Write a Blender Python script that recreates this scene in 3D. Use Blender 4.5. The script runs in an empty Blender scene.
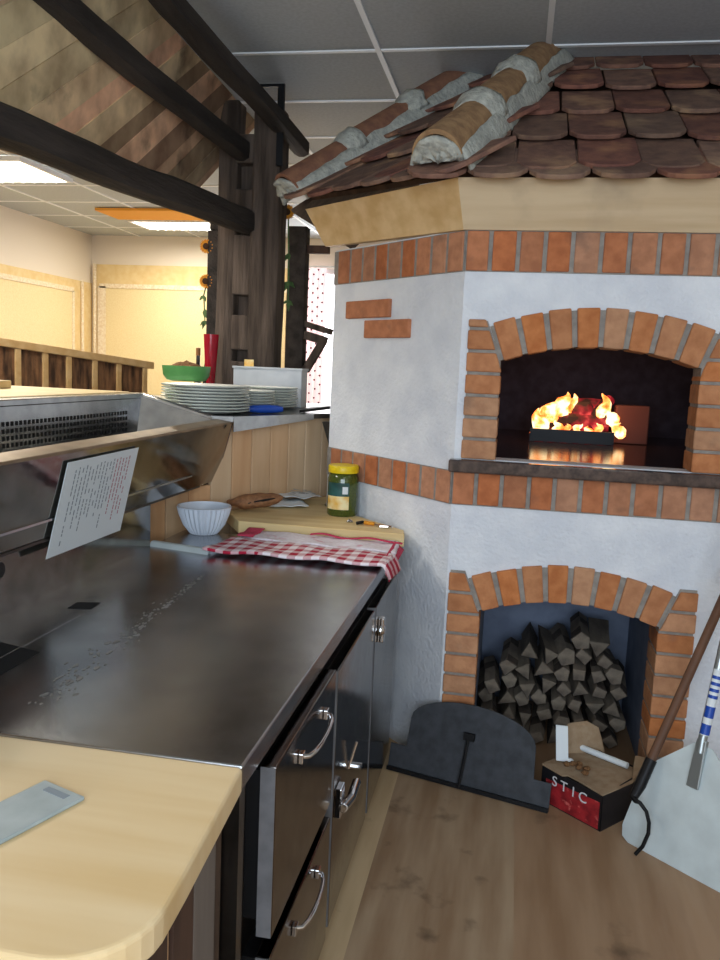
import bpy, bmesh, math, random
from mathutils import Vector as V, Matrix, noise
R_ = math.radians
C = bpy.context.scene.collection
rnd = random.Random(7)
FZ = 0.08          # level of the floor in the working coordinates; finish() moves everything down so that it is z = 0
CEIL = 2.95

# ------------------------------------------------------------------ materials
def lin(h):
    h = h.lstrip('#'); o = []
    for i in (0, 2, 4):
        c = int(h[i:i+2], 16) / 255
        o.append(c/12.92 if c <= .04045 else ((c+.055)/1.055)**2.4)
    return (*o, 1)

def mat(name, c1, c2=None, scale=(6, 6, 6), nscale=1.0, detail=4, lo=.35, hi=.65, rough=.6, metal=0, bump=0, bscale=40, island=0,
        spec=None, emit=None, estr=0, c3=None, c3scale=3, c3lo=.6, c3hi=.75, rvar=0, trans=0, ior=1.45, bstretch=None, alpha=None, coat=0):
    m = bpy.data.materials.new(name); m.use_nodes = True
    nt = m.node_tree; N = nt.nodes; L = nt.links
    b = N['Principled BSDF']
    b.inputs['Roughness'].default_value = rough; b.inputs['Metallic'].default_value = metal
    if spec is not None: b.inputs['Specular IOR Level'].default_value = spec
    b.inputs['IOR'].default_value = ior
    b.inputs['Transmission Weight'].default_value = trans
    b.inputs['Coat Weight'].default_value = coat
    tc = N.new('ShaderNodeTexCoord')
    def mapped(s):
        mp = N.new('ShaderNodeMapping'); mp.inputs['Scale'].default_value = s
        L.new(tc.outputs['Object'], mp.inputs['Vector']); return mp.outputs[0]
    def nz(vec, sc, det=4):
        n = N.new('ShaderNodeTexNoise'); n.inputs['Scale'].default_value = sc; n.inputs['Detail'].default_value = det
        L.new(vec, n.inputs['Vector']); return n.outputs['Fac']
    def rng(src, lo, hi, a=0, bb=1):
        r = N.new('ShaderNodeMapRange'); r.inputs['From Min'].default_value = lo; r.inputs['From Max'].default_value = hi
        r.inputs['To Min'].default_value = a; r.inputs['To Max'].default_value = bb
        L.new(src, r.inputs['Value']); return r.outputs[0]
    def mix(f, a, bb):
        x = N.new('ShaderNodeMix'); x.data_type = 'RGBA'
        L.new(f, x.inputs['Factor'])
        for s, v in ((6, a), (7, bb)):
            if isinstance(v, tuple): x.inputs[s].default_value = v
            else: L.new(v, x.inputs[s])
        return x.outputs[2]
    col = lin(c1)
    if c2:
        f = rng(nz(mapped(scale), nscale, detail), lo, hi)
        col = mix(f, lin(c1), lin(c2))
    if c3:
        f = rng(nz(mapped((1, 1, 1)), c3scale, 5), c3lo, c3hi)
        col = mix(f, col, lin(c3))
    if island:
        g = N.new('ShaderNodeNewGeometry')
        hs = N.new('ShaderNodeHueSaturation')
        L.new(rng(g.outputs['Random Per Island'], 0, 1, 1-island, 1+island), hs.inputs['Value'])
        w = N.new('ShaderNodeMath'); w.operation = 'MULTIPLY'; w.inputs[1].default_value = 7.31
        L.new(g.outputs['Random Per Island'], w.inputs[0])
        fr = N.new('ShaderNodeMath'); fr.operation = 'FRACT'; L.new(w.outputs[0], fr.inputs[0])
        L.new(rng(fr.outputs[0], 0, 1, .5-.012*island/.2, .5+.012*island/.2), hs.inputs['Hue'])
        L.new(rng(fr.outputs[0], 0, 1, 1.1, .85), hs.inputs['Saturation'])
        if isinstance(col, tuple): hs.inputs['Color'].default_value = col
        else: L.new(col, hs.inputs['Color'])
        col = hs.outputs[0]
    if isinstance(col, tuple): b.inputs['Base Color'].default_value = col
    else: L.new(col, b.inputs['Base Color'])
    if rvar:
        L.new(rng(nz(mapped(scale), nscale*2.3, 5), .3, .7, max(rough-rvar, .02), rough+rvar), b.inputs['Roughness'])
    if bump:
        bn = N.new('ShaderNodeBump'); bn.inputs['Strength'].default_value = bump; bn.inputs['Distance'].default_value = .01
        L.new(nz(mapped(bstretch or (1, 1, 1)), bscale, 5), bn.inputs['Height']); L.new(bn.outputs[0], b.inputs['Normal'])
    if emit:
        b.inputs['Emission Color'].default_value = lin(emit); b.inputs['Emission Strength'].default_value = estr
    return m

def fire_mat(name, lo_col, mid_col, hi_col, sc, stren, lo=.35, hi=.7):
    m = bpy.data.materials.new(name); m.use_nodes = True
    nt = m.node_tree; N = nt.nodes; L = nt.links; b = N['Principled BSDF']
    tc = N.new('ShaderNodeTexCoord'); n = N.new('ShaderNodeTexNoise'); n.inputs['Scale'].default_value = sc; n.inputs['Detail'].default_value = 3
    L.new(tc.outputs['Object'], n.inputs['Vector'])
    r = N.new('ShaderNodeValToRGB'); L.new(n.outputs['Fac'], r.inputs[0])
    e = r.color_ramp.elements; e[0].position = lo; e[0].color = lin(lo_col); e[1].position = hi; e[1].color = lin(hi_col)
    x = e.new((lo+hi)/2); x.color = lin(mid_col)
    b.inputs['Base Color'].default_value = (.02, .01, .01, 1); b.inputs['Roughness'].default_value = .9
    L.new(r.outputs[0], b.inputs['Emission Color']); b.inputs['Emission Strength'].default_value = stren
    return m

MT = {}
MT['plaster'] = mat('white_stucco', '#E6E9EE', '#D6DAE2', nscale=1.2, rough=.85, bump=.55, bscale=70)
MT['brick'] = mat('orange_brick', '#BC7C56', '#A66A48', nscale=4, rough=.85, bump=.35, bscale=60, island=.10, c3='#7E5A48', c3scale=9, c3lo=.58, c3hi=.8)
MT['arch_brick'] = mat('tan_brick', '#C08458', '#AC7048', nscale=4, rough=.85, bump=.35, bscale=60, island=.10, c3='#7A6050', c3scale=8, c3lo=.6, c3hi=.85)
MT['mortar'] = mat('grey_mortar', '#9A948C', '#86807A', nscale=5, rough=.95, bump=.4, bscale=80)
MT['niche'] = mat('blue_grey_paint', '#7A8499', '#6C758A', nscale=2, rough=.8)
MT['chamber'] = mat('hazy_dark_firebrick', '#3E3C4A', '#302E3A', nscale=3, rough=.9, bump=.3)  # blue-grey tone paints the haze in the mouth onto dark firebrick
MT['granite'] = mat('polished_brown_granite', '#5A4A44', '#3A302E', scale=(40, 40, 40), rough=.12, coat=.3)
MT['hearth'] = mat('polished_dark_hearth', '#2A2424', '#3A2C2A', nscale=6, rough=.14)
MT['pine'] = mat('pine_board', '#DDBE8E', '#C9A470', scale=(2, 14, 14), rough=.6, c3='#9A6A3C', c3scale=7, c3lo=.74, c3hi=.8)
MT['pine_x'] = mat('pine_board_sawn', '#D6B684', '#C8A26C', scale=(1.6, 18, 22), rough=.6, c3='#B08A58', c3scale=4, c3lo=.62, c3hi=.8)
MT['pine_grey'] = mat('greyed_pine_board', '#CDB592', '#BFA480', scale=(1.6, 18, 22), rough=.65, c3='#AA9478', c3scale=4, c3lo=.58, c3hi=.8)
MT['slab'] = mat('pine_worktop', '#EBD2A6', '#DFC08C', scale=(1.0, 12, 4), nscale=1, detail=3, rough=.42, lo=.42, hi=.68, c3='#C0905A', c3scale=11, c3lo=.76, c3hi=.8)
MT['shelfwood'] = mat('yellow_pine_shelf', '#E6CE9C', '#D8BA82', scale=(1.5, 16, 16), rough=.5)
MT['tg'] = mat('tongue_and_groove_pine', '#D8B48C', '#C49A70', scale=(10, 10, 1.2), rough=.55, island=.12, c3='#7A4A2C', c3scale=16, c3lo=.74, c3hi=.79)
MT['tile'] = mat('beaver_tail_clay', '#86604F', '#6A4A40', nscale=3, rough=.85, bump=.5, bscale=50, island=.22, c3='#A88060', c3scale=6, c3lo=.55, c3hi=.72)
MT['ridge'] = mat('ochre_ridge_clay', '#A98660', '#8A6A4C', nscale=4, rough=.9, bump=.4, bscale=60)
MT['ridge_red'] = mat('red_ridge_clay', '#93684F', '#7C5444', nscale=4, rough=.9, bump=.4, bscale=60)
MT['cement'] = mat('pale_cement', '#BFC0B6', '#A2A39C', nscale=6, rough=.95, bump=.9, bscale=60)
MT['steel'] = mat('brushed_steel_top', '#B4B6B8', '#A2A4A8', scale=(3, 3, 3), nscale=2, rough=.23, metal=1, rvar=.03, bump=.03, bscale=90, bstretch=(1, 12, 1))
MT['steel_door'] = mat('polished_steel_front', '#857F7A', '#726C68', nscale=2, rough=.13, metal=1, rvar=.04, bump=.02, bscale=60, bstretch=(1, 1, 10))
MT['steel_dark'] = mat('dull_steel_side', '#6A6764', '#565350', nscale=2, rough=.32, metal=1)
MT['steel_unit'] = mat('polished_steel_sheet', '#9A9690', '#88847E', nscale=2, rough=.12, metal=1, rvar=.04, bump=.02, bscale=20)
MT['steel_bright'] = mat('bright_steel', '#C4C8CC', '#B0B4B8', nscale=3, rough=.22, metal=1)
MT['steel_rim'] = mat('wood_reflecting_satin_steel', '#A08C74', '#8C7A66', nscale=2, rough=.4, metal=.8)  # brown tone paints the reflected wood into the front rim
MT['steel_edge'] = mat('satin_steel_edge', '#8C8C90', '#7C7C80', nscale=4, rough=.5, metal=.5)
MT['chrome'] = mat('chrome', '#D8D8DA', rough=.06, metal=1)
MT['alu'] = mat('matt_aluminium', '#CDD8DA', '#C0CACC', nscale=2, rough=.6, metal=.1)
MT['alu_tube'] = mat('aluminium_tube', '#AEB6B8', rough=.35, metal=.8)
MT['black'] = mat('black_plastic', '#141416', rough=.5)
MT['gap'] = mat('dark_recess', '#0C0C0E', rough=.8)
MT['iron'] = mat('black_sheet_iron', '#44474D', '#36393E', nscale=4, rough=.6, metal=.2, bump=.1, bscale=40)
MT['iron_dark'] = mat('wrought_iron', '#1E1E20', rough=.5, metal=.6)
MT['oldwood'] = mat('weathered_dark_timber', '#64564C', '#372D26', scale=(14, 14, 1.4), nscale=1.3, rough=.9, bump=.8, bscale=14, bstretch=(6, 6, .7))
MT['beamwood'] = mat('smoke_dark_beam', '#3E3733', '#25201D', scale=(12, 1.4, 12), nscale=1.3, rough=.85, bump=.8, bscale=14, bstretch=(6, .7, 6))
MT['deck'] = mat('weathered_roof_board', '#D8BE98', '#A88E70', scale=(8, 8, 8), nscale=.8, rough=.95, spec=.15, island=.55, bump=.3, bscale=12, c3='#5A4A3C', c3scale=5, c3lo=.6, c3hi=.8)
MT['bark'] = mat('bark_faced_board', '#8A6444', '#3A281C', scale=(22, 22, 4), nscale=1.2, rough=.9, bump=.9, bscale=30)
MT['plank_dark'] = mat('brown_plank', '#5C4334', '#3C2A22', scale=(16, 16, 1.5), rough=.75, island=.3)
MT['plank_grey'] = mat('grey_plank', '#7C736C', '#68605A', scale=(16, 16, 1.5), rough=.7)
MT['ceiling'] = mat('mineral_ceiling_tile', '#B9C0C6', '#AEB5BB', scale=(60, 60, 60), rough=.95)
MT['tbar'] = mat('white_ceiling_grid', '#EEF2F6', rough=.6)
MT['wallw'] = mat('white_wall_paint', '#ECE2D4', rough=.9)
MT['ochre'] = mat('ochre_wall_paint', '#EDD6A4', '#E6CA92', nscale=2, rough=.9)
MT['yellow'] = mat('pale_yellow_panel', '#EFDFB4', '#E8D4A2', nscale=14, rough=.85)
MT['border'] = mat('cream_panel_border', '#F6EAD2', '#E6D2B0', nscale=8, rough=.8)
MT['orange'] = mat('orange_ceiling_panel', '#E8A23C', rough=.7)
MT['floor_a'] = mat('plywood_sheet', '#B0977A', '#96795C', scale=(14, 1.8, 8), rough=.55, c3='#54402E', c3scale=8, c3lo=.6, c3hi=.8, rvar=.1)
MT['floor_b'] = mat('plywood_sheet_redder', '#A98A6C', '#967658', scale=(14, 1.8, 8), rough=.55, c3='#66503C', c3scale=5, c3lo=.64, c3hi=.78, rvar=.1)
MT['floor_c'] = mat('pale_floor_strip', '#CDB48E', '#B89C76', scale=(14, 1.8, 8), rough=.55, c3='#7A644C', c3scale=7, c3lo=.66, c3hi=.8)
MT['floor_d'] = mat('dining_floor', '#9A8468', rough=.7)
MT['china'] = mat('white_china', '#EEF0EC', rough=.18)
MT['rimgreen'] = mat('greenish_glaze_rim', '#B9C4B8', rough=.2)
MT['green'] = mat('green_glaze', '#5FA05C', '#549452', nscale=3, rough=.3)
MT['crumb'] = mat('brown_crumbs', '#8A6440', '#5E4028', nscale=40, rough=.9, bump=1, bscale=60)
MT['red'] = mat('red_glass', '#B0122C', rough=.12, trans=.25)
MT['bottleglass'] = mat('dark_bottle_glass', '#241A12', rough=.12)
MT['amber'] = mat('amber_cap', '#8A5A28', rough=.4)
MT['boxgrey'] = mat('pale_grey_metal_box', '#C6CBD2', '#BAC0C8', nscale=2, rough=.45)
MT['blue'] = mat('blue_plastic', '#1E4AA8', rough=.35)
MT['paper'] = mat('white_paper', '#DDE4E8', rough=.7)
MT['ink'] = mat('grey_print', '#8A949C', rough=.7)
MT['inkred'] = mat('faded_red_print', '#B07880', rough=.7)
MT['bowl'] = mat('fluted_white_bowl', '#D4DCE8', rough=.2)
MT['bag'] = mat('brown_paper', '#9A6C48', '#7A5236', nscale=9, rough=.7, bump=.5, bscale=25)
MT['kraft'] = mat('kraft_cardboard', '#A08A70', '#92795E', nscale=6, rough=.85)
MT['cartonblack'] = mat('black_carton_print', '#17161A', rough=.5)
MT['cartonred'] = mat('tomato_red_print', '#B02A30', '#7E1A22', scale=(30, 30, 30), nscale=1, rough=.5, c3='#D86A64', c3scale=40, c3lo=.6, c3hi=.7)
MT['letter'] = mat('white_lettering', '#DCDCE0', rough=.6)
MT['pesto'] = mat('green_pesto', '#4E5A22', '#3C4A1C', nscale=20, rough=.12, coat=.4)
MT['yellowlid'] = mat('yellow_lid', '#E6C81C', rough=.35)
MT['labely'] = mat('yellow_label', '#E2A828', '#F0E2B0', scale=(20, 20, 20), rough=.5)
MT['labelg'] = mat('dark_green_label', '#173A34', '#2C5A58', scale=(20, 20, 20), rough=.5)
MT['handlewood'] = mat('worn_wood_pole', '#6E4A34', '#4E3424', scale=(10, 10, 2), rough=.6)
MT['log_end'] = mat('split_log_wood', '#7C6C5E', '#564A42', scale=(12, 3, 12), nscale=1.5, rough=.9, bump=.5, bscale=30, island=.3)
MT['bark2'] = mat('log_bark', '#4A3C34', '#2A221E', scale=(12, 3, 12), rough=.95, bump=.7, bscale=30, island=.3)
MT['charlog'] = fire_mat('glowing_charred_log', '#070304', '#8A0C1C', '#FF5A50', 13, 1.3, .42, .72)
MT['flame'] = fire_mat('flame', '#FF5A18', '#FF9A48', '#FFE0A8', 22, 2.6, .32, .58)
MT['ember'] = fire_mat('embers', '#120404', '#C01418', '#FF8848', 40, 1.6, .4, .75)
MT['firebrick'] = mat('hot_firebrick', '#7A4A40', rough=.9)
MT['sunyellow'] = mat('sunflower_petal', '#E8A028', '#C87818', nscale=30, rough=.7)
MT['seed'] = mat('sunflower_seed_head', '#3E2614', rough=.9)
MT['leaf'] = mat('dark_green_leaf', '#3E5A30', '#5A7A40', nscale=10, rough=.6)
MT['lampglow'] = mat('fluorescent_panel', '#FFFFFF', rough=.5, emit='#FFF3E0', estr=7)
MT['daylight'] = mat('daylight_pane', '#FFFFFF', rough=.5, emit='#F4F6FF', estr=3.2)
MT['lace'] = mat('lace_curtain', '#F6DCDC', '#E8C8CC', nscale=20, rough=.9, emit='#FBE4E6', estr=.75)  # emission paints daylight glowing through the lace
MT['dot'] = mat('curtain_motif', '#6A4A5C', rough=.9)
MT['glass'] = mat('clear_glass', '#FFFFFF', rough=.02, trans=1)
MT['scraper'] = mat('grey_plastic_scraper', '#A9B4B6', '#9AA6A8', nscale=3, rough=.4)
MT['flour'] = mat('flour', '#8E8C88', rough=.9)
MT['framew'] = mat('white_window_frame', '#E8E8E6', rough=.5)

def gingham(name, red, white, cell, ang, off=0):
    m = bpy.data.materials.new(name); m.use_nodes = True
    nt = m.node_tree; N = nt.nodes; L = nt.links; b = N['Principled BSDF']; b.inputs['Roughness'].default_value = .9
    tc = N.new('ShaderNodeTexCoord'); mp = N.new('ShaderNodeMapping'); mp.inputs['Rotation'].default_value = (0, 0, ang)
    mp.inputs['Scale'].default_value = (1/cell, 1/cell, 1/cell); L.new(tc.outputs['Object'], mp.inputs['Vector'])
    sp = N.new('ShaderNodeSeparateXYZ'); L.new(mp.outputs[0], sp.inputs[0])
    fs = []
    for ax in ('X', 'Y'):
        f = N.new('ShaderNodeMath'); f.operation = 'FRACT'; L.new(sp.outputs[ax], f.inputs[0])
        g = N.new('ShaderNodeMath'); g.operation = 'GREATER_THAN'; g.inputs[1].default_value = .5; L.new(f.outputs[0], g.inputs[0]); fs.append(g.outputs[0])
    a = N.new('ShaderNodeMath'); a.operation = 'ADD'; L.new(fs[0], a.inputs[0]); L.new(fs[1], a.inputs[1])
    d = N.new('ShaderNodeMath'); d.operation = 'MULTIPLY'; d.inputs[1].default_value = .5; L.new(a.outputs[0], d.inputs[0])
    x = N.new('ShaderNodeMix'); x.data_type = 'RGBA'; L.new(d.outputs[0], x.inputs['Factor'])
    x.inputs[6].default_value = lin(white); x.inputs[7].default_value = lin(red); L.new(x.outputs[2], b.inputs['Base Color'])
    return m
MT['gingham'] = gingham('red_gingham_cloth', '#B01838', '#F0E4E8', .056, .05)
MT['whitecloth'] = mat('white_cotton', '#E8E2E8', '#DCD0D8', nscale=12, rough=.95, c3='#D8A8B8', c3scale=22, c3lo=.6, c3hi=.7)
MT['redcloth'] = mat('red_cotton_border', '#B8284A', '#C84A62', nscale=40, rough=.95)

# ------------------------------------------------------------------ mesh builder
class MB:
    def __init__(s): s.bm = bmesh.new()
    def face(s, pts):
        return s.bm.faces.new([s.bm.verts.new(p) for p in pts])
    def prism(s, pts, ext):
        ext = V(ext); a = [s.bm.verts.new(V(p)) for p in pts]; b = [s.bm.verts.new(V(p)+ext) for p in pts]
        n = len(pts); s.bm.faces.new(a); s.bm.faces.new(b[::-1])
        for i in range(n): s.bm.faces.new((a[i], b[i], b[(i+1) % n], a[(i+1) % n]))
        return s
    def box(s, x0, x1, y0, y1, z0, z1):
        return s.prism([(x0, y0, z0), (x1, y0, z0), (x1, y1, z0), (x0, y1, z0)], (0, 0, z1-z0))
    def hexa(s, lo, hi):
        a = [s.bm.verts.new(p) for p in lo]; b = [s.bm.verts.new(p) for p in hi]
        s.bm.faces.new(a); s.bm.faces.new(b[::-1])
        for i in range(4): s.bm.faces.new((a[i], b[i], b[(i+1) % 4], a[(i+1) % 4]))
        return s
    def bar(s, p, q, w, h, up=(0, 0, 1), w2=None, h2=None):
        p, q = V(p), V(q); d = (q-p).normalized(); sd = d.cross(V(up)).normalized(); u = sd.cross(d)
        w2 = w2 or w; h2 = h2 or h
        return s.hexa([p+sd*(a*w/2)+u*(b*h/2) for a, b in ((-1, -1), (1, -1), (1, 1), (-1, 1))],
                      [q+sd*(a*w2/2)+u*(b*h2/2) for a, b in ((-1, -1), (1, -1), (1, 1), (-1, 1))])
    def tube(s, pts, r, n=10):
        pts = [V(p) for p in pts]; rs = r if isinstance(r, (list, tuple)) else [r]*len(pts); rings = []
        d0 = (pts[1]-pts[0]).normalized(); ref = V((0, 0, 1)) if abs(d0.z) < .9 else V((1, 0, 0)); u = d0.cross(ref).normalized()
        for i, p in enumerate(pts):
            t = (pts[min(i+1, len(pts)-1)]-pts[max(i-1, 0)]).normalized()
            u = (u-t*u.dot(t)).normalized(); w = t.cross(u)
            rings.append([s.bm.verts.new(p+(u*math.cos(2*math.pi*k/n)+w*math.sin(2*math.pi*k/n))*rs[i]) for k in range(n)])
        for a, b in zip(rings, rings[1:]):
            for k in range(n): s.bm.faces.new((a[k], a[(k+1) % n], b[(k+1) % n], b[k]))
        s.bm.faces.new(rings[0][::-1]); s.bm.faces.new(rings[-1]); return s
    def lathe(s, prof, c=(0, 0, 0), n=32, flute=0, M=None):
        c = V(c); rings = []
        for r, z in prof:
            if r < 1e-6: rings.append([s.bm.verts.new((M @ V((0, 0, z)) if M else V((0, 0, z)))+c)]); continue
            ring = []
            for k in range(n):
                rr = r*(1+flute*math.cos(k*math.pi)) if flute else r
                p = V((rr*math.cos(2*math.pi*k/n), rr*math.sin(2*math.pi*k/n), z)); ring.append(s.bm.verts.new((M @ p if M else p)+c))
            rings.append(ring)
        for a, b in zip(rings, rings[1:]):
            for k in range(n):
                k2 = (k+1) % n
                if len(a) == 1 and len(b) == 1: continue
                if len(a) == 1: s.bm.faces.new((a[0], b[k2], b[k]))
                elif len(b) == 1: s.bm.faces.new((a[k], a[k2], b[0]))
                else: s.bm.faces.new((a[k], a[k2], b[k2], b[k]))
        return s
    def grid(s, f, nu, nv):
        vs = [[s.bm.verts.new(f(i/nu, j/nv)) for j in range(nv+1)] for i in range(nu+1)]
        for i in range(nu):
            for j in range(nv): s.bm.faces.new((vs[i][j], vs[i+1][j], vs[i+1][j+1], vs[i][j+1]))
        return s
    def jitter(s, amp, sc, cuts=0):
        if cuts: bmesh.ops.subdivide_edges(s.bm, edges=s.bm.edges[:], cuts=cuts, use_grid_fill=True)
        for v in s.bm.verts:
            v.co += noise.noise_vector(v.co*sc)*amp
        return s

def lnk(name, data, parent=None):
    o = bpy.data.objects.new(name, data); C.objects.link(o)
    if parent: o.parent = parent
    return o
def build(name, mb, m, parent=None, smooth=False, bevel=0, seg=2, solid=0, sub=0):
    bmesh.ops.recalc_face_normals(mb.bm, faces=mb.bm.faces[:])
    me = bpy.data.meshes.new(name); mb.bm.to_mesh(me); mb.bm.free()
    me.materials.append(m if not isinstance(m, str) else MT[m])
    if smooth:
        for p in me.polygons: p.use_smooth = True
        me.set_sharp_from_angle(angle=R_(38))
    o = lnk(name, me, parent)
    if solid:
        md = o.modifiers.new('solid', 'SOLIDIFY'); md.thickness = solid; md.offset = 0
    if sub:
        md = o.modifiers.new('sub', 'SUBSURF'); md.levels = md.render_levels = sub
    if bevel:
        md = o.modifiers.new('bevel', 'BEVEL'); md.width = bevel; md.segments = seg; md.limit_method = 'ANGLE'; md.angle_limit = R_(35)
    return o
WORLD = []       # roots built straight in world coordinates; finish() gives each an origin at its base
def tag(o, label=None, cat=None, group=None, kind=None):
    if label: o['label'] = label
    if cat: o['category'] = cat
    if group: o['group'] = group
    if kind: o['kind'] = kind
    return o
def thing(name, label, cat, group=None):
    o = lnk(name, None); WORLD.append(o); return tag(o, label, cat, group)
def solo(o, label, cat, group=None, kind=None):
    WORLD.append(o); return tag(o, label, cat, group, kind)
def struct(o, label=None):
    WORLD.append(o); return tag(o, label, None, None, 'structure')
def copy_tree(o, parent=None):
    c = o.copy(); C.objects.link(c); c.parent = parent
    for ch in list(o.children): copy_tree(ch, c)
    return c
def arc(c, r, a0, a1, n): return [(c[0]+r*math.cos(a0+(a1-a0)*i/n), c[1]+r*math.sin(a0+(a1-a0)*i/n)) for i in range(n+1)]
ORD = ['bottom', 'second', 'third', 'fourth', 'fifth', 'sixth', 'seventh', 'eighth', 'ninth', 'tenth', 'eleventh']
NTH = ['first', 'second', 'third', 'fourth', 'fifth', 'sixth', 'seventh', 'eighth', 'ninth', 'tenth', 'eleventh']

# ------------------------------------------------------------------ room shell
XL, XR, YB, YN = -4.97, 2.4, 9.2, -2.2
fl = MB().box(-.33, .09, YN, 5, FZ-.04, FZ); f = build('floor', fl, 'floor_a'); struct(f)
struct(build('floor_sheet', MB().box(.09, XR, YN, 5, FZ-.04, FZ), 'floor_b'))
struct(build('floor_strip', MB().box(-1.4, -.33, YN, 5, FZ-.04, FZ), 'floor_c'))
fd = MB().box(XL, -1.4, YN, 5, FZ-.04, FZ-.001).box(XL, XR, 5, YB, FZ-.04, FZ-.001); struct(build('floor_dining', fd, 'floor_d'))
struct(build('ceiling', MB().box(XL, XR, YN, YB, CEIL, CEIL+.06), 'ceiling'))
tb = MB()
for i in range(-8, 9):
    y = 3.836+.682*i
    if YN < y < YB: tb.box(XL, XR, y-.012, y+.012, CEIL-.006, CEIL)
for i in range(-6, 6):
    x = -.697+.735*i
    if XL < x < XR: tb.box(x-.012, x+.012, YN, YB, CEIL-.007, CEIL)
struct(build('trim_1', tb, 'tbar'))
struct(build('wall_left', MB().box(XL-.1, XL, YN, YB, FZ, CEIL), 'wallw'))
wb = MB().box(XL, -2.42, YB, YB+.1, FZ, CEIL).box(-1.2, XR, YB, YB+.1, FZ, CEIL).box(-2.42, -1.2, YB, YB+.1, 2.62, CEIL).box(-2.42, -1.2, YB, YB+.1, FZ, .95)
struct(build('wall_back', wb, 'wallw'))
struct(build('wall_right', MB().box(XR, XR+.1, YN, YB, FZ, CEIL), 'wallw'))
wn = MB().box(XL, -1.5, YN-.1, YN, FZ, CEIL).box(1.7, XR, YN-.1, YN, FZ, CEIL).box(-1.5, 1.7, YN-.1, YN, 2.6, CEIL).box(-1.5, 1.7, YN-.1, YN, FZ, .95)
struct(build('wall_front', wn, 'wallw'))
w1 = thing('window_1', None, None); tag(w1, kind='structure')
build('pane', MB().box(-2.40, -1.22, YB+.04, YB+.05, .97, 2.60), 'daylight', w1)
build('window_frame', MB().box(-2.42, -2.36, YB-.01, YB+.06, .95, 2.62).box(-1.26, -1.2, YB-.01, YB+.06, .95, 2.62).box(-2.36, -1.26, YB-.01, YB+.06, 2.57, 2.62).box(-2.36, -1.26, YB-.01, YB+.06, .95, 1.0), 'framew', w1)
w2 = thing('window_2', None, None); tag(w2, kind='structure')
build('pane', MB().box(-1.45, 1.65, YN-.06, YN-.05, 1.0, 2.55), 'glass', w2)
build('window_frame', MB().box(-1.5, -1.45, YN-.1, YN, .95, 2.6).box(1.65, 1.7, YN-.1, YN, .95, 2.6).box(-1.45, 1.65, YN-.1, YN, 2.55, 2.6).box(-1.45, 1.65, YN-.1, YN, .95, 1.0).box(.08, .12, YN-.08, YN-.02, 1.0, 2.55), 'framew', w2)
# dining walls: ochre band, cream borders and pale panels
struct(build('trim_2', MB().box(XL, XL+.012, 2, YB-.02, 1.0, 2.40).box(XL+.02, -2.45, YB-.012, YB, 1.0, 2.62), 'ochre'), 'ochre lower wall beneath the white band in the dining room')
wy = MB()
for k, (a, b) in enumerate(((2.2, 5.1), (5.25, 8.72))):
    wy.box(XL+.012, XL+.02, a, b, 1.05, 2.27)
wy.box(-4.78, -2.6, YB-.02, YB-.012, 1.05, 2.36)
struct(build('trim_3', wy, 'yellow'))
wz = MB()
for a, b in ((2.2, 5.1), (5.25, 8.72)):
    wz.box(XL+.012, XL+.03, a-.03, b+.03, 2.26, 2.31).box(XL+.012, XL+.03, b, b+.045, 1.0, 2.27)
wz.box(-4.86, -2.55, YB-.03, YB-.012, 2.35, 2.40).box(-4.88, -4.78, YB-.03, YB-.012, 1.0, 2.37)
struct(build('trim_4', wz, 'border'))
struct(build('trim_5', MB().tube([(-4.935, 8.93, 1.0), (-4.94, 8.93, 2.4)], .018, 6).tube([(-4.90, 9.14, 1.0), (-4.90, 9.14, 2.62)], .02, 6), 'border'))
# lace curtain in front of the window
cu = thing('lace_curtain', 'pink white lace curtain with dark motifs hanging before the bright window', 'curtain')
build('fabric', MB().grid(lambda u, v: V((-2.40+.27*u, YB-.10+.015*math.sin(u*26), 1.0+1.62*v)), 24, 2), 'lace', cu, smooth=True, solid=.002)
dm = MB()
for i in range(5):
    for j in range(16):
        x = -2.38+.055*i; z = 1.05+.1*j+(.05 if i % 2 else 0)
        dm.lathe([(0, -.002), (.012, 0), (0, .002)], (x+rnd.uniform(-.006, .006), YB-.12, z), 8, M=Matrix.Rotation(R_(90), 3, 'X'))
build('woven_motif', dm, 'dot', cu)['kind'] = 'stuff'
build('curtain_rod', MB().tube([(-2.46, YB-.10, 2.635), (-1.2, YB-.10, 2.635)], .012, 8).tube([(-2.44, YB-.10, 2.635), (-2.44, YB-.005, 2.66)], .01, 6), 'framew', cu)
# ceiling lamps in the dining room
def ceil_lamp(x0, x1, y0, y1, label):
    t = thing('ceiling_light', label, 'light')
    build('frame', MB().box(x0-.03, x0, y0-.03, y1+.03, CEIL-.04, CEIL-.007).box(x1, x1+.03, y0-.03, y1+.03, CEIL-.04, CEIL-.007).box(x0, x1, y0-.03, y0, CEIL-.04, CEIL-.007).box(x0, x1, y1, y1+.03, CEIL-.04, CEIL-.007), 'tbar', t)
    d = MB().box(x0, x1, y0, y1, CEIL-.03, CEIL-.012)
    build('diffuser', d, 'lampglow', t)
    n = max(3, int((x1-x0)/.09)); lv = MB()
    for i in range(1, n): lv.box(x0+(x1-x0)*i/n-.003, x0+(x1-x0)*i/n+.003, y0, y1, CEIL-.05, CEIL-.03)
    build('louvre', lv, 'tbar', t)
ceil_lamp(-4.45, -3.60, 5.62, 6.28, 'bright fluorescent ceiling panel nearest the left edge of the dining room')
ceil_lamp(-3.92, -3.10, 8.05, 8.50, 'smaller fluorescent ceiling panel next to the orange ceiling panel')
solo(build('ceiling_panel', MB().box(-4.02, -2.85, 7.50, 7.98, CEIL-.03, CEIL-.007), 'orange'), 'flat orange panel on the dining room ceiling', 'panel')

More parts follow.
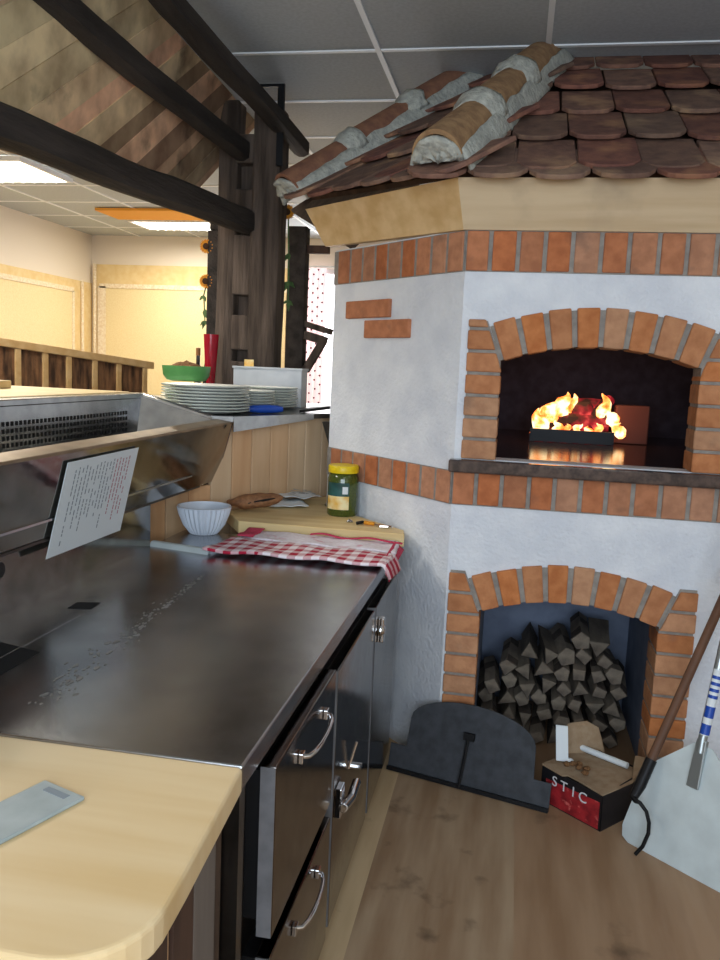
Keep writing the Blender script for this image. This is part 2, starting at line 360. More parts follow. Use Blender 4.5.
# ------------------------------------------------------------------ pizza oven
YF = 2.95
oven = thing('pizza_oven', 'white plastered wood-fired pizza oven with brick bands and a tiled roof', 'oven')
cL, cO = V((-.20, YF, 0)), V((-.79, 3.545, 0))
od = (cO-cL).normalized(); on = V((od.y, -od.x, 0)); on = -on if on.y > 0 else on       # outward normal of the slanting side
XRO = 1.02
ho = (-.085, .627, 1.25, 1.69); hl = (-.104, .57, FZ, .79)
bd = MB(); ZT = 2.04; T = .1
def fw(x0, x1, z0, z1): bd.box(x0, x1, YF, YF+T, z0, z1)
fw(-.20, hl[0], FZ, ZT); fw(hl[1], XRO, FZ, .80)
fw(hl[0], hl[1], hl[3], ho[2]); fw(hl[1], XRO, .80, ho[2]); fw(ho[1], XRO, ho[2], ZT); fw(hl[0], ho[1], ho[3], ZT); fw(hl[0], ho[0], ho[2], ho[3])
def wallseg(p, q, z0, z1, t):
    n = V(((q-p).y, -(q-p).x, 0)).normalized()
    bd.prism([(p.x, p.y, z0), (q.x, q.y, z0), (q.x+n.x*t, q.y+n.y*t, z0), (p.x+n.x*t, p.y+n.y*t, z0)], (0, 0, z1-z0))
wallseg(cL, cO, FZ, ZT, .08)
wallseg(cO, V((-.79, 4.9, 0)), FZ, ZT, .08)
wallseg(V((1.6, 3.5, 0)), V((XRO, YF, 0)), FZ, ZT, .08); wallseg(V((1.6, 4.9, 0)), V((1.6, 3.5, 0)), FZ, ZT, .08)
build('oven_body', bd, 'plaster', oven)
# baking chamber, a low vault that widens behind the mouth
ch = MB(); n = 12; secs = []
for cw, yy in ((.50, YF+.1), (.95, 3.6), (.95, 4.75)):
    secs.append([(.27-cw, yy, 1.245)]+[(.27+cw*math.cos(a), yy, 1.34+(.36 if cw < .6 else .46)*math.sin(a)**.6) for a in [math.pi*(1-i/n) for i in range(n+1)]]+[(.27+cw, yy, 1.245)])
for P_, Q_ in zip(secs, secs[1:]):
    for i in range(len(P_)-1): ch.face([P_[i], P_[i+1], Q_[i+1], Q_[i]])
ch.face(secs[-1])
bmesh.ops.remove_doubles(ch.bm, verts=ch.bm.verts[:], dist=1e-5)
build('baking_chamber', ch, 'chamber', oven, smooth=True)
build('hearth_floor', MB().prism([(-.22, YF+.1, 1.20), (.76, YF+.1, 1.20), (1.25, 3.6, 1.20), (1.25, 4.78, 1.20), (-.71, 4.78, 1.20), (-.71, 3.6, 1.20)], (0, 0, .046)), 'hearth', oven)
# lower niche for the firewood
ni = MB(); ny = 3.72
ni.box(-.094, -.074, YF+.1, ny, FZ, .80).box(.56, .58, YF+.1, ny, FZ, .80).box(-.094, .58, ny, ny+.02, FZ, .80).box(-.074, .56, YF+.1, ny, .78, .80)
build('firewood_niche', ni, 'niche', oven)
build('hearth_slab', MB().box(-.215, XRO, YF-.05, YF+.1, 1.203, 1.248), 'granite', oven, bevel=.006)

def soldier_band(name, z0, z1, withtop, out=.012):
    mo = MB(); bk = MB(); e = V((0, -out*.5, 0))
    mo.box(-.2, XRO, YF-out*.5, YF+.02, z0, z1)
    p, q = cL, cO; o = on*out*.5
    mo.prism([(p.x+o.x, p.y+o.y, z0), (q.x+o.x, q.y+o.y, z0), (q.x-on.x*.02, q.y-on.y*.02, z0), (p.x-on.x*.02, p.y-on.y*.02, z0)], (0, 0, z1-z0))
    build(name+'_mortar', mo, 'mortar', oven)
    x = -.197
    while x < XRO-.05:
        w = .076+rnd.uniform(-.004, .004); j = rnd.uniform(-.003, .003)
        bk.box(x, x+w, YF-out+j, YF+.03, z0+.002+rnd.uniform(0, .003), z1-.002); x += w+.0145
    Lg = (cO-cL).length; s = .006
    while s < Lg-.04:
        w = min(.076+rnd.uniform(-.004, .004), Lg-s); a = cL+od*s; b = cL+od*(s+w); oo = on*(out+rnd.uniform(-.003, .003)); i = -on*.03
        bk.prism([(a.x+oo.x, a.y+oo.y, z0+.002), (b.x+oo.x, b.y+oo.y, z0+.002), (b.x+i.x, b.y+i.y, z0+.002), (a.x+i.x, a.y+i.y, z0+.002)], (0, 0, z1-z0-.004)); s += w+.0145
    build(name, bk, 'brick', oven, bevel=.004)
soldier_band('upper_brick_band', 1.897, 2.034, True)
soldier_band('lower_brick_band', 1.083, 1.203, False)

def surround(name, x0, x1, zs, zb, rise, n, jw0, jw1, jt, dep, pitch=.0765):
    c = (x1-x0)/2; cx = (x0+x1)/2; R = (c*c+rise*rise)/(2*rise); cz = zs+rise-R; th = math.asin(c/R); R2 = R+.132
    mo = MB(); bk = MB(); f0 = YF-.014; ins = YF+dep
    for i in range(n):
        a0 = math.pi/2+th-2*th*i/n; a1 = math.pi/2+th-2*th*(i+1)/n; g = .0085/R; a0 -= g; a1 += g; j = rnd.uniform(-.004, .004); rr = R2+rnd.uniform(-.004, .004)
        pts = [(cx+R*math.cos(a0), cz+R*math.sin(a0)), (cx+rr*math.cos(a0), cz+rr*math.sin(a0)), (cx+rr*math.cos(a1), cz+rr*math.sin(a1)), (cx+R*math.cos(a1), cz+R*math.sin(a1))]
        bk.prism([(x, f0+j, z) for x, z in pts], (0, ins-f0, 0))
    m = 24; inner = arc((cx, cz), R+.004, math.pi/2+th+.004, math.pi/2-th-.004, m); outer = arc((cx, cz), R2-.006, math.pi/2+th+.004, math.pi/2-th-.004, m)
    for i in range(m):
        mo.prism([(inner[i][0], YF-.006, inner[i][1]), (outer[i][0], YF-.006, outer[i][1]), (outer[i+1][0], YF-.006, outer[i+1][1]), (inner[i+1][0], YF-.006, inner[i+1][1])], (0, dep, 0))
    t = math.tan(th)
    for sgn, xi, jw in ((-1, x0, jw0), (1, x1, jw1)):
        z = zb; xo = xi+sgn*jw
        while z < jt-.02:
            h = pitch-.011; z1 = min(z+h, jt)
            def xin(zz): return xi+sgn*((max(0, zz-zs))*t+(.010 if zz > zs else 0))
            ys = f0+rnd.uniform(-.003, .003)
            zm = min(max(zs, z), z1); pts = [(xo, z), (xin(z), z)]+([(xin(zm+1e-4), zm)] if z+.004 < zm < z1-.004 else [])+[(xin(z1), z1), (xo, z1)]
            bk.prism([(x, ys, zz) for x, zz in pts], (0, ins-ys, 0)); z += pitch
        mo.prism([(xo-sgn*.004, YF-.006, zb), (xi+sgn*.004, YF-.006, zb), (xi+sgn*.004, YF-.006, zs), (xi+sgn*((jt-zs)*t+.004), YF-.006, jt-.004), (xo-sgn*.004, YF-.006, jt-.004)], (0, dep, 0))
    build(name+'_mortar', mo, 'mortar', oven)
    build(name, bk, 'arch_brick', oven, bevel=.005)
surround('oven_mouth_arch', -.055, .597, 1.595, 1.25, .058, 8, .121, .125, 1.735, .13)
surround('niche_arch', -.074, .54, .700, FZ, .058, 8, .118, .122, .847, .16)
for k, (sA, sB, zA, zB) in enumerate((((-.709+.2)/od.x, (-.495+.2)/od.x, 1.752, 1.822), ((-.61+.2)/od.x, (-.403+.2)/od.x, 1.672, 1.742))):
    a = cL+od*sA; b = cL+od*sB; o = on*.016
    bb = MB().prism([(a.x+o.x, a.y+o.y, zA), (b.x+o.x, b.y+o.y, zA), (b.x-o.x, b.y-o.y, zA), (a.x-o.x, a.y-o.y, zA)], (0, 0, zB-zA))
    build('accent_brick', bb, 'brick', oven, bevel=.004)
# pine frieze boards under the eaves
def frieze(p0, p1, q0, q1, t): return MB().hexa([p0, p1, p1+t, p0+t], [q0, q1, q1+t, q0+t])
zb, zt = 2.034, 2.196
kB, kT = V((-.212, YF-.018, zb)), V((-.238, YF-.06, zt))
lB, lT = cO+on*.018+od*.06+V((0, 0, 2.062)), cO+on*.06+od*.17+V((0, 0, 2.225))
build('frieze_board', frieze(kB, V((XRO, YF-.018, zb)), kT, V((XRO, YF-.06, zt)), V((0, .03, 0))), 'pine_grey', oven)
build('frieze_board', frieze(kB, lB, kT, lT, -on*.03), 'pine', oven)
# roof
P0, P1 = V((-.29, 2.865, 2.207)), V((.051, 3.979, 2.95)); Q0, Q1 = V((-1.0, 3.55, 2.262)), V((-.317, 4.241, 2.95))
S0, S1 = V((XRO+.3, 2.865, 2.207)), V((XRO+.3, 3.979, 2.95))
dk = MB(); o = V((0, .03, -.055))
kk = .10; P0d = P0.lerp(P1, kk); S0d = S0.lerp(S1, kk); Q0d = Q0.lerp(Q1, kk)
dk.face([P0d+o, S0d+o, S1+o, P1+o]); dk.face([Q0d+o, P0d+o, P1+o, Q1+o]); dk.face([Q0+o, Q1+o, V((-.317, 4.9, 2.92)), V((-1.0, 4.9, 2.24))])
build('roof_deck', dk, 'plank_dark', oven, solid=.02)
def tile_shape(w, l, r, n=8):
    pts = [(-w/2, l), (-w/2, r*.75)]
    pts += [(-w/2+w*(i/n), r*.75*(1-(1-(abs(2*i/n-1))**2.6)**.55) if 0 < i < n else r*.75) for i in range(1, n)]
    pts += [(w/2, r*.75), (w/2, l)]
    return pts
def tiles(name, A0, A1, B0, B1, tw, ts, clipA=True):
    mb = MB()
    for k, (t, off, ln) in enumerate(ts):
        a = A0+(A1-A0)*t; b = B0+(B1-B0)*t; e = (b-a).normalized(); L = (b-a).length
        up = ((A1-A0).normalized()); up = (up-e*up.dot(e)).normalized(); nn = e.cross(up); nn = nn if nn.z > 0 else -nn
        x = -tw+off
        while x < L+tw:
            c = x+tw/2
            if c > -.02 and c < L+.05:
                w = tw-.005+rnd.uniform(-.003, .002); dz = rnd.uniform(-.004, .004); ti = rnd.uniform(-.012, .012); dl = rnd.uniform(-.008, .008)
                base = a+e*c+nn*(.002+dz)
                pts = []
                for u, v in tile_shape(w, ln, .085):
                    uu = u*math.cos(ti)-v*math.sin(ti)
                    pts.append(base+e*uu+up*(v+dl)+nn*(-v*.085))
                mb.prism(pts, nn*.017)
            x += tw
    build(name, mb, 'tile', oven, bevel=.004)
step = .2133
fr = [(-.05, .10, .30)]+[(step*i+(0 if i else -.002), (.04 if i % 2 == 0 else .14), .33) for i in range(5)]
tiles('roof_tiles', P0+V((-.0, 0, 0)), P1, S0, S1, .2, fr)
tiles('side_roof_tiles', P0, P1, Q0, Q1, .19, [(-.035, .10, .30)]+[(step*i, (.04 if i % 2 == 0 else .14), .33 if i < 4 else .2) for i in range(5)])
def ridge(p, q, cuts, r0, m, sideamp):
    d = (q-p).normalized(); sd = d.cross(V((0, 0, 1))).normalized(); u = sd.cross(d)
    cem = MB(); L = (q-p).length
    def half(mb, s0, s1, ra, rb, lift, thick, n=14, spread=1.0):
        ringsO = []
        for s, r in ((s0, ra), (s1, rb)):
            c = p+d*s+u*lift
            ringsO.append(([c+sd*r*math.cos(math.pi*k/n)*spread+u*r*math.sin(math.pi*k/n) for k in range(n+1)], [c+sd*(r-thick)*math.cos(math.pi*k/n)*spread+u*(r-thick)*math.sin(math.pi*k/n) for k in range(n+1)]))
        (o0, i0), (o1, i1) = ringsO
        for k in range(n): mb.hexa([o0[k], o0[k+1], i0[k+1], i0[k]], [o1[k], o1[k+1], i1[k+1], i1[k]])
        bmesh.ops.remove_doubles(mb.bm, verts=mb.bm.verts[:], dist=1e-5)
    for k in range(len(cuts)-1):
        mb = MB(); half(mb, cuts[k], cuts[k+1]+.05, r0, r0*.80, .025, .016)
        build('ridge_tile', mb, m, oven, smooth=True)
    # cement bed with lumpy flanks, joint collars and a filled mouth
    for sg in (-1, 1):
        cem.grid(lambda a, b: p+d*(L*a+.01)+sd*sg*(r0*.88+.032*b+.014*noise.noise(V((a*9, sg*3, b))))+u*(.045-.075*b+.014*noise.noise(V((a*14, b*3, sg)))), 40, 4)
    for s in cuts[1:-1]:
        n = 14
        cem.grid(lambda a, b: p+d*(s-.075+.10*a+.022*noise.noise(V((b*6, s*5, 1))))+u*.022+(sd*math.cos(math.pi*b)+u*math.sin(math.pi*b))*(r0*(.80+.24*min(1, a*1.6))+.004+.010*noise.noise(V((a*4, b*9, s)))), 6, 18)
    cem.grid(lambda a, b: p+d*(.012+.02*noise.noise(V((a*5, b*7, 3)))-.03*math.sin(math.pi*b)*a)+u*.005+(sd*math.cos(math.pi*b)+u*math.sin(math.pi*b))*r0*1.02*a, 6, 14)
    build('cement_bedding', cem, 'cement', oven, smooth=True, solid=.012)
ridge(P0+V((-.012, -.02, .02)), P1+V((0, 0, .0)), [0, .44, .88, 1.36], .088, MT['ridge'], 1)
ridge(Q0+V((.0, 0, .0)), Q1, [0, .40, .80, 1.2], .08, MT['ridge_red'], 1)

# ------------------------------------------------------------------ the fire
FC = V((.262, 4.034, 1.247)); FS = 1.19       # centre of the fire on the hearth, and its size
def F(x, y, z): return V((FC.x+x*FS, FC.y+y*FS, FC.z+z*FS))
def fbox(x0, x1, y0, y1, z0, z1):
    a, b = F(x0, y0, z0), F(x1, y1, z1); return MB().box(a.x, b.x, a.y, b.y, a.z, b.z)
gr = thing('fire_grate', 'black iron grate holding the burning logs in the oven mouth', 'grate')
build('front_bar', fbox(-.155, .165, -.06, -.04, .0005, .05), 'iron_dark', gr)
for i in range(7):
    x = -.14+.048*i; build('bar', fbox(x-.006, x+.006, -.04, .27, .0005, .012), 'iron_dark', gr)
fi = thing('fire', 'bright yellow and orange fire burning inside the brick oven mouth', 'fire')
def tongue(base, h, r, lean, seed):
    mb = MB(); n = 9; pts = []; rs = []; h *= FS; r *= FS
    for i in range(n+1):
        t = i/n
        pts.append(F(*base)+V((lean[0]*t*t+.012*math.sin(t*7+seed), lean[1]*t, h*t)))
        rs.append(max(.002, r*(math.sin(math.pi*min(1, t*.9+.12))**.8)*(1-.55*t)))
    mb.tube(pts, rs, 12); return mb.jitter(.011, 20)
for k, (b, h, r, l) in enumerate([((-.12, -.02, .035), .09, .042, (-.01, 0)), ((-.085, .01, .075), .085, .045, (.03, 0)), ((-.035, .03, .10), .095, .038, (.02, 0)), ((.0, .06, .12), .07, .03, (.02, .0)),
                                  ((.125, .01, .105), .09, .028, (.0, .02)), ((.155, .01, .075), .06, .03, (.0, .0)), ((.18, -.02, .03), .06, .032, (.01, .0)), ((-.13, -.03, .015), .04, .024, (-.01, 0)), ((.03, -.03, .04), .04, .017, (.01, 0)), ((-.01, -.03, .04), .03, .014, (.0, 0)), ((.11, -.03, .045), .035, .017, (.0, 0)), ((-.05, -.03, .04), .045, .018, (.0, 0)), ((.07, -.03, .04), .03, .014, (.0, 0))]):
    build('flame', tongue(b, h, r, l, k), 'flame', fi, smooth=True)
build('ember_bed', MB().grid(lambda a, b: F(-.145+.31*a, -.02+.25*b, .023+.03*math.sin(math.pi*a)*math.sin(math.pi*b)+.012*noise.noise(V((a*12, b*12, 0)))), 24, 16), 'ember', fi, smooth=True, solid=.01)
for k, (p, q, r, lb) in enumerate([((-.13, .06, .075), (.15, .03, .08), .034, 'glowing charred log lying lowest along the fire grate'), ((-.11, .13, .105), (.08, .05, .13), .036, 'glowing log leaning across the middle of the oven fire'),
                                ((-.02, .19, .135), (.14, .11, .145), .032, 'upper glowing log at the back of the oven fire'), ((.07, .02, .055), (.155, .11, .175), .027, 'steep glowing log at the right of the oven fire')]):
    r *= FS; m = MB().tube([F(*p).lerp(F(*q), i/6) for i in range(7)], [r*.8, r, r*1.05, r, r*.95, r, r*.85], 9).jitter(.008, 30)
    solo(build('burning_log', m, 'charlog', None, smooth=True), lb, 'log', 'burning logs in the oven')
solo(build('firebrick', MB().box(.475, .63, 4.12, 4.20, 1.2475, 1.43), 'firebrick', None, bevel=.006), 'single reddish firebrick standing upright right of the oven fire', 'brick')

# ------------------------------------------------------------------ firewood in the niche
cols = 8; hts = [4, 5, 6, 6, 6, 7, 7, 5]; pit = .0705
for ci in range(cols):
    for ri in range(hts[ci]):
        x = -.025+pit*ci+(.012 if ri % 2 else -.008)+rnd.uniform(-.006, .006); z = FZ+.036+.0655*ri+(.008 if ci % 2 else 0)*(ri > 0)
        ns = rnd.choice((3, 3, 4, 4, 5)); a0 = rnd.uniform(0, 6.28); L = rnd.uniform(.27, .34); yf = 3.26+rnd.uniform(-.02, .05)
        rr = .043 if ns == 3 else .037
        if ri == hts[ci]-1: rr *= 1.15
        pr = []
        for k in range(ns):
            a = a0+2*math.pi*k/ns+rnd.uniform(-.28, .28); r = rr*rnd.uniform(.8, 1.02); pr.append((r*math.cos(a), r*math.sin(a)))
        mb = MB(); sl = rnd.uniform(-.03, .03); nl = 5
        rings = []
        for j in range(nl):
            t = j/(nl-1)
            rings.append([mb.bm.verts.new((px+noise.noise(V((ci*3.1, ri*2.7, t*3+k)))*.004, L*t+rnd.uniform(-.006, .006)*(j in (0, nl-1)), pz+noise.noise(V((ri*3.3, ci*1.7, t*3+k+9)))*.004+sl*(t-.5)*.3)) for k, (px, pz) in enumerate(pr)])
        mb.bm.faces.new(rings[0]); mb.bm.faces.new(rings[-1][::-1])
        for A, B in zip(rings, rings[1:]):
            for k in range(ns): mb.bm.faces.new((A[k], B[k], B[(k+1) % ns], A[(k+1) % ns]))
        o = build('firewood_log', mb, 'log_end', None, bevel=.003, seg=1); o.data.materials.append(MT['bark2'])
        for p in o.data.polygons:
            if abs(p.normal.y) < .5 and (p.index*7+ci) % 3 == 0: p.material_index = 1
        o.location = (x, yf, z); o.rotation_euler = (rnd.uniform(-.03, .05), 0, rnd.uniform(-.08, .08))
        lv = ORD[ri] if ri < hts[ci]-1 else 'topmost'
        tag(o, f'split firewood log in the brick niche, {lv} in the {NTH[ci]} column from the left', 'log', 'firewood stacked in the brick niche'); o['lowz'] = 1
FREE = []

# ------------------------------------------------------------------ metal oven door leaning on the oven
md = thing('oven_door', 'black arched sheet iron oven door leaning on the oven base', 'oven door')
B0 = V((-.374, 2.902, FZ)); B1 = V((.203, 2.737, FZ)); dd = (B1-B0).normalized(); hh = V((-dd.y, dd.x, 0)); uu = (hh*.2+V((0, 0, .98))).normalized(); nn = dd.cross(uu)
nn = nn if nn.y < 0 else -nn
def D(u, v, w=0): return B0+dd*u+uu*v+nn*w
ol = [(0, 0), (0, .097), (.062, .097), (.068, .205)]
c0 = (.305, .0); ol += [(.30-.232*math.cos(a), .205+.093*math.sin(a)) for a in [math.pi*i/14 for i in range(1, 14)]]
ol += [(.535, .203), (.540, .097), (.602, .097), (.602, 0)]
build('door_plate', MB().prism([D(u, v) for u, v in ol], nn*.006), 'iron', md, bevel=.0015, seg=1)
build('foot_flange', MB().prism([D(0, .0, .006), D(.602, 0, .006), D(.602, .014, .006), D(0, .014, .006)], nn*.012), 'iron_dark', md)
hd = build('door_handle', MB().tube([D(.297, .185, .02), D(.295, .10, .035), D(.29, .012, .045)], .006, 8), 'iron_dark', md)
build('handle_bracket', MB().prism([D(.28, .175, .006), D(.318, .175, .006), D(.318, .20, .006), D(.28, .20, .006)], nn*.02), 'iron_dark', hd)

# ------------------------------------------------------------------ carton of tins by the niche
cb = thing('cardboard_box', 'open black and red tomato carton with brown flaps before the niche', 'box')
bA = V((.178, 2.818, FZ)); bB = V((.367, 2.654, FZ)); bd_ = (bB-bA).normalized(); bn = V((-bd_.y, bd_.x, 0)); bn = bn if bn.y > 0 else -bn
Wb = (bB-bA).length; Db = .235
def Bx(u, w, z): return bA+bd_*u+bn*w+V((0, 0, z))
hb = .125
fr_ = build('printed_front', MB().hexa([Bx(0, 0, 0), Bx(Wb, 0, 0), Bx(Wb, .004, 0), Bx(0, .004, 0)], [Bx(0, 0, hb), Bx(Wb, 0, hb), Bx(Wb, .004, hb), Bx(0, .004, hb)]), 'cartonblack', cb)
build('tomato_print', MB().hexa([Bx(.03, -.001, .004), Bx(Wb-.01, -.001, .004), Bx(Wb-.01, 0, .004), Bx(.03, 0, .004)], [Bx(.02, -.001, .088), Bx(Wb-.01, -.001, .098), Bx(Wb-.01, 0, .098), Bx(.02, 0, .088)]), 'cartonred', fr_)
sdm = MB()
for u in (0, Wb-.004): sdm.hexa([Bx(u, 0, 0), Bx(u+.004, 0, 0), Bx(u+.004, Db, 0), Bx(u, Db, 0)], [Bx(u, 0, hb), Bx(u+.004, 0, hb), Bx(u+.004, Db, hb+.02), Bx(u, Db, hb+.02)])
sdm.hexa([Bx(0, Db-.004, 0), Bx(Wb, Db-.004, 0), Bx(Wb, Db, 0), Bx(0, Db, 0)], [Bx(0, Db-.004, hb+.02), Bx(Wb, Db-.004, hb+.02), Bx(Wb, Db, hb+.02), Bx(0, Db, hb+.02)])
build('carton_side', sdm, 'cartonblack', cb)
build('inner_lid', MB().prism([Bx(.0, -.004, hb+.004), Bx(.09, -.006, hb+.0), Bx(.10, .012, hb+.0), Bx(.15, .01, hb-.0), Bx(Wb, -.002, hb+.0), Bx(Wb+.012, Db*.6, hb+.006), Bx(Wb, Db, hb+.012), Bx(0, Db, hb+.012)], (0, 0, .004)), 'kraft', cb)
build('flap', MB().prism([Bx(-.01, Db*.42, hb+.01), Bx(-.03, Db*.5, hb+.075), Bx(-.012, Db*.62, hb+.115), Bx(.018, Db*.88, hb+.12), Bx(.05, Db, hb+.10), Bx(.06, Db+.01, hb+.06), Bx(.075, Db+.012, hb+.015)], (.004, .004, 0)), 'kraft', cb)
build('flap', MB().prism([Bx(Wb-.05, Db+.003, hb+.012), Bx(Wb-.045, Db+.006, hb+.055), Bx(Wb+.012, Db, hb+.068), Bx(Wb+.02, Db*.75, hb+.05), Bx(Wb+.01, Db*.62, hb+.008)], (.004, .004, 0)), 'kraft', cb)
# STIC lettering on the carton
for k, chx in enumerate('STIC'):
    cu_ = bpy.data.curves.new('letter', 'FONT'); cu_.body = chx; cu_.size = .05; cu_.extrude = .0006; cu_.align_x = 'CENTER'
    tmp = bpy.data.objects.new('letter', cu_); C.objects.link(tmp)
    dg = bpy.context.evaluated_depsgraph_get(); me = bpy.data.meshes.new_from_object(tmp.evaluated_get(dg)); me.name = 'letter'
    bpy.data.objects.remove(tmp); 
    Mx = Matrix(((bd_.x, 0, -bn.x, 0), (bd_.y, 0, -bn.y, 0), (0, 1, 0, 0), (0, 0, 0, 1)))
    pos = Bx(.058+.039*k, -.0022, .076-.002*k)
    me.transform(Matrix.Translation(pos) @ Mx); me.materials.clear(); me.materials.append(MT['letter'])
    lt = lnk('letter', me, fr_)
def card(pts, th, m, name, label, cat):
    solo(build(name, MB().prism(pts, th), m, None, bevel=.001, seg=1), label, cat)
card([(.224, 2.833, .222), (.266, 2.833, .222), (.259, 2.875, .332), (.217, 2.875, .332)], (0, .005, .002), 'paper', 'paper_sheet', 'white folded card standing upright in the tomato carton', 'card')
rl = MB().tube([(.303, 2.952, .233), (.464, 2.838, .233)], .011, 12)
solo(build('paper_roll', rl, 'paper', None, smooth=True), 'thin white paper roll lying along the back of the carton', 'roll')
for k, (u, w) in enumerate(((.055, .08), (.075, .07), (.09, .085), (.105, .065), (.125, .08), (.14, .05), (.065, .05))):
    c = Bx(u, w, hb+.02); m = MB().lathe([(0, -.008), (.009, -.006), (.013, 0), (.008, .006), (0, .008)], c, 8).jitter(.003, 90)
    solo(build('scrap', m, 'crumb' if k else 'paper', None, smooth=True), (f'small crumpled brown scrap on the carton flap, {NTH[k-1]} from the left' if k else 'small crumpled white scrap on the carton flap'), 'scrap', 'scraps lying on the carton')

# ------------------------------------------------------------------ pizza peel and ash rake
pl = thing('pizza_peel', 'broad pale aluminium pizza peel leaning blade down by the niche', 'peel')
B0 = V((.428, 2.633, FZ)); dd = V((.75, -.661, 0)); hh = V((.661, .75, 0)); uu = hh*.25+V((0, 0, .968)); nn = dd.cross(uu).normalized(); nn = nn if nn.y < 0 else -nn
def Pl(u, v, w=0): return B0+dd*u+uu*v+nn*w
ol = [(.03, .0), (.345, .0), (.372, .012), (.388, .045), (.368, .235), (.358, .26), (.226, .382), (.168, .382), (.038, .26), (.028, .235), (-.002, .045), (.006, .012)]
build('blade', MB().prism([Pl(u, v) for u, v in ol], nn*.003), 'alu', pl)
build('socket', MB().hexa([Pl(.175, .25, .003), Pl(.215, .25, .003), Pl(.215, .25, .012), Pl(.175, .25, .012)], [Pl(.18, .40, .003), Pl(.212, .40, .003), Pl(.212, .40, .022), Pl(.18, .40, .022)]), 'alu_tube', pl, bevel=.003)
hdl = build('handle', MB().tube([Pl(.196, .36, .012), Pl(.194, .40, .012), Pl(.18, 1.56, .012)], .0135, 14), 'alu_tube', pl, smooth=True)
tp = MB()
lb = build('handle_label', MB().tube([Pl(.1955, .415, .012), Pl(.1925, .62, .012)], .0142, 14), 'paper', hdl, smooth=True); lb['label'] = 'pale label with blue marks'
bl = MB().tube([Pl(.1955, .47, .012), Pl(.195, .505, .012)], .0147, 14).tube([Pl(.1953, .418, .012), Pl(.1951, .45, .012)], .0147, 14)
for k in range(4): bl.box(0, .001, 0, .001, 0, .001) if False else bl.tube([Pl(.1945-.0003*k, .53+.02*k, .012), Pl(.1944-.0003*k, .54+.02*k, .012)], .0146, 14)
build('blue_print', bl, 'blue', hdl, smooth=True)
rk = thing('ash_rake', 'wooden poled ash hook with black iron tip leaning beside the peel', 'rake')
rp0, rp1 = V((.468, 2.60, .285)), V((.815, 2.90, 1.115))
build('pole', MB().tube([rp0, rp0.lerp(rp1, .5), rp1], .0145, 12), 'handlewood', rk, smooth=True)
build('iron_hook', MB().tube([V((.50, 2.628, .362)), V((.468, 2.60, .285)), V((.448, 2.582, .25)), V((.452, 2.562, .25)), V((.464, 2.553, .250)), V((.484, 2.545, .228)), V((.494, 2.54, .195)), V((.495, 2.54, .16)), V((.482, 2.54, .115)), V((.462, 2.54, FZ+.005))], [.018, .018, .014, .008, .0065, .006, .006, .006, .006, .006], 10), 'iron_dark', rk, smooth=True)

# ------------------------------------------------------------------ prep counter
ct = thing('prep_counter', 'long stainless steel refrigerated prep counter with doors and drawers', 'counter')
HC = .894
build('worktop', MB().box(-1.24, -.40, 1.236, 3.02, HC-.045, HC), 'steel', ct, bevel=.004)
build('rear_lip', MB().prism([(-1.24, 2.70, HC), (-1.0, 2.645, HC), (-1.0, 2.665, HC+.014), (-1.24, 2.72, HC+.014)], (0, .02, 0)), 'alu', ct)  # pale alu colour stands in for the bright highlight on the steel lip
build('worktop_seam', MB().box(-1.06, -1.056, 1.236, 1.9, HC, HC+.0012), 'steel_bright', ct)
sl = MB(); s2_ = MB(); sl.prism([(-1.115, 1.935, HC), (-1.055, 1.95, HC), (-1.06, 2.01, HC), (-1.12, 1.995, HC)], (0, 0, .001)); s2_.prism([(-1.14, 1.45, HC), (-1.0, 1.45, HC), (-1.0, 1.62, HC), (-1.14, 1.66, HC)], (0, 0, .001))
build('drain_slot', sl, 'gap', ct); build('drain_slot', s2_, 'gap', ct)
build('carcass', MB().box(-1.22, -.44, 1.27, 3.0, FZ+.10, HC-.045), 'steel_dark', ct)
build('plinth', MB().box(-1.15, -.47, 1.30, 2.98, FZ, FZ+.10), 'black', ct)
build('end_panel', MB().box(-1.22, -.405, 1.240, 1.268, FZ, HC-.045), 'steel_dark', ct)
rec = MB().box(-.44, -.425, 1.27, 3.0, HC-.075, HC-.045)
build('recess_shade', rec, 'gap', ct)  # black strip paints the shade between worktop and doors
XD = -.378
def handle(y, z, L, par, rot=0):
    pts = []
    for i in range(9):
        a = math.pi*i/8; t = -math.cos(a)*L/2; pts.append((XD+.028*math.sin(a)**.6+.002, y+t*math.cos(rot), z+t*math.sin(rot)))
    h = build('handle', MB().tube(pts,   .0052, 10), 'chrome', par, smooth=True)
    for s in (-1, 1):
        m = MB().box(XD, XD+.01, y+s*L/2*math.cos(rot)-.011, y+s*L/2*math.cos(rot)+.011, z+s*L/2*math.sin(rot)-.011, z+s*L/2*math.sin(rot)+.011)
        build('handle_mount', m, 'chrome', h, bevel=.002)
def front(name, y0, y1, z0, z1, x1, thick=.03):
    d = build(name, MB().box(x1-thick, x1, y0, y1, z0, z1), 'steel_door', ct, bevel=.003)
    build('near_edge', MB().box(x1-thick+.001, x1-.001, y0-.002, y0, z0+.002, z1-.002), 'steel_edge', d)
    build('gasket', MB().box(-.44, x1-thick, y0+.02, y1-.02, z0+.02, z1-.02), 'black', d)
    return d
d1 = front('drawer', 1.365, 1.875, .495, .832, XD); handle(1.645, .772, .22, d1)
d2 = front('drawer', 1.365, 1.875, .125, .455, XD); handle(1.63, .40, .20, d2)
d3 = front('door', 1.93, 2.47, .118, .808, XD-.006)
hm = build('latch', MB().box(XD-.006, XD+.012, 1.945, 1.99, .41, .49).tube([(XD+.02, 1.93, .45), (XD+.024, 2.02, .43), (XD+.022, 2.11, .43)], .013, 10), 'chrome', d3, bevel=.003)
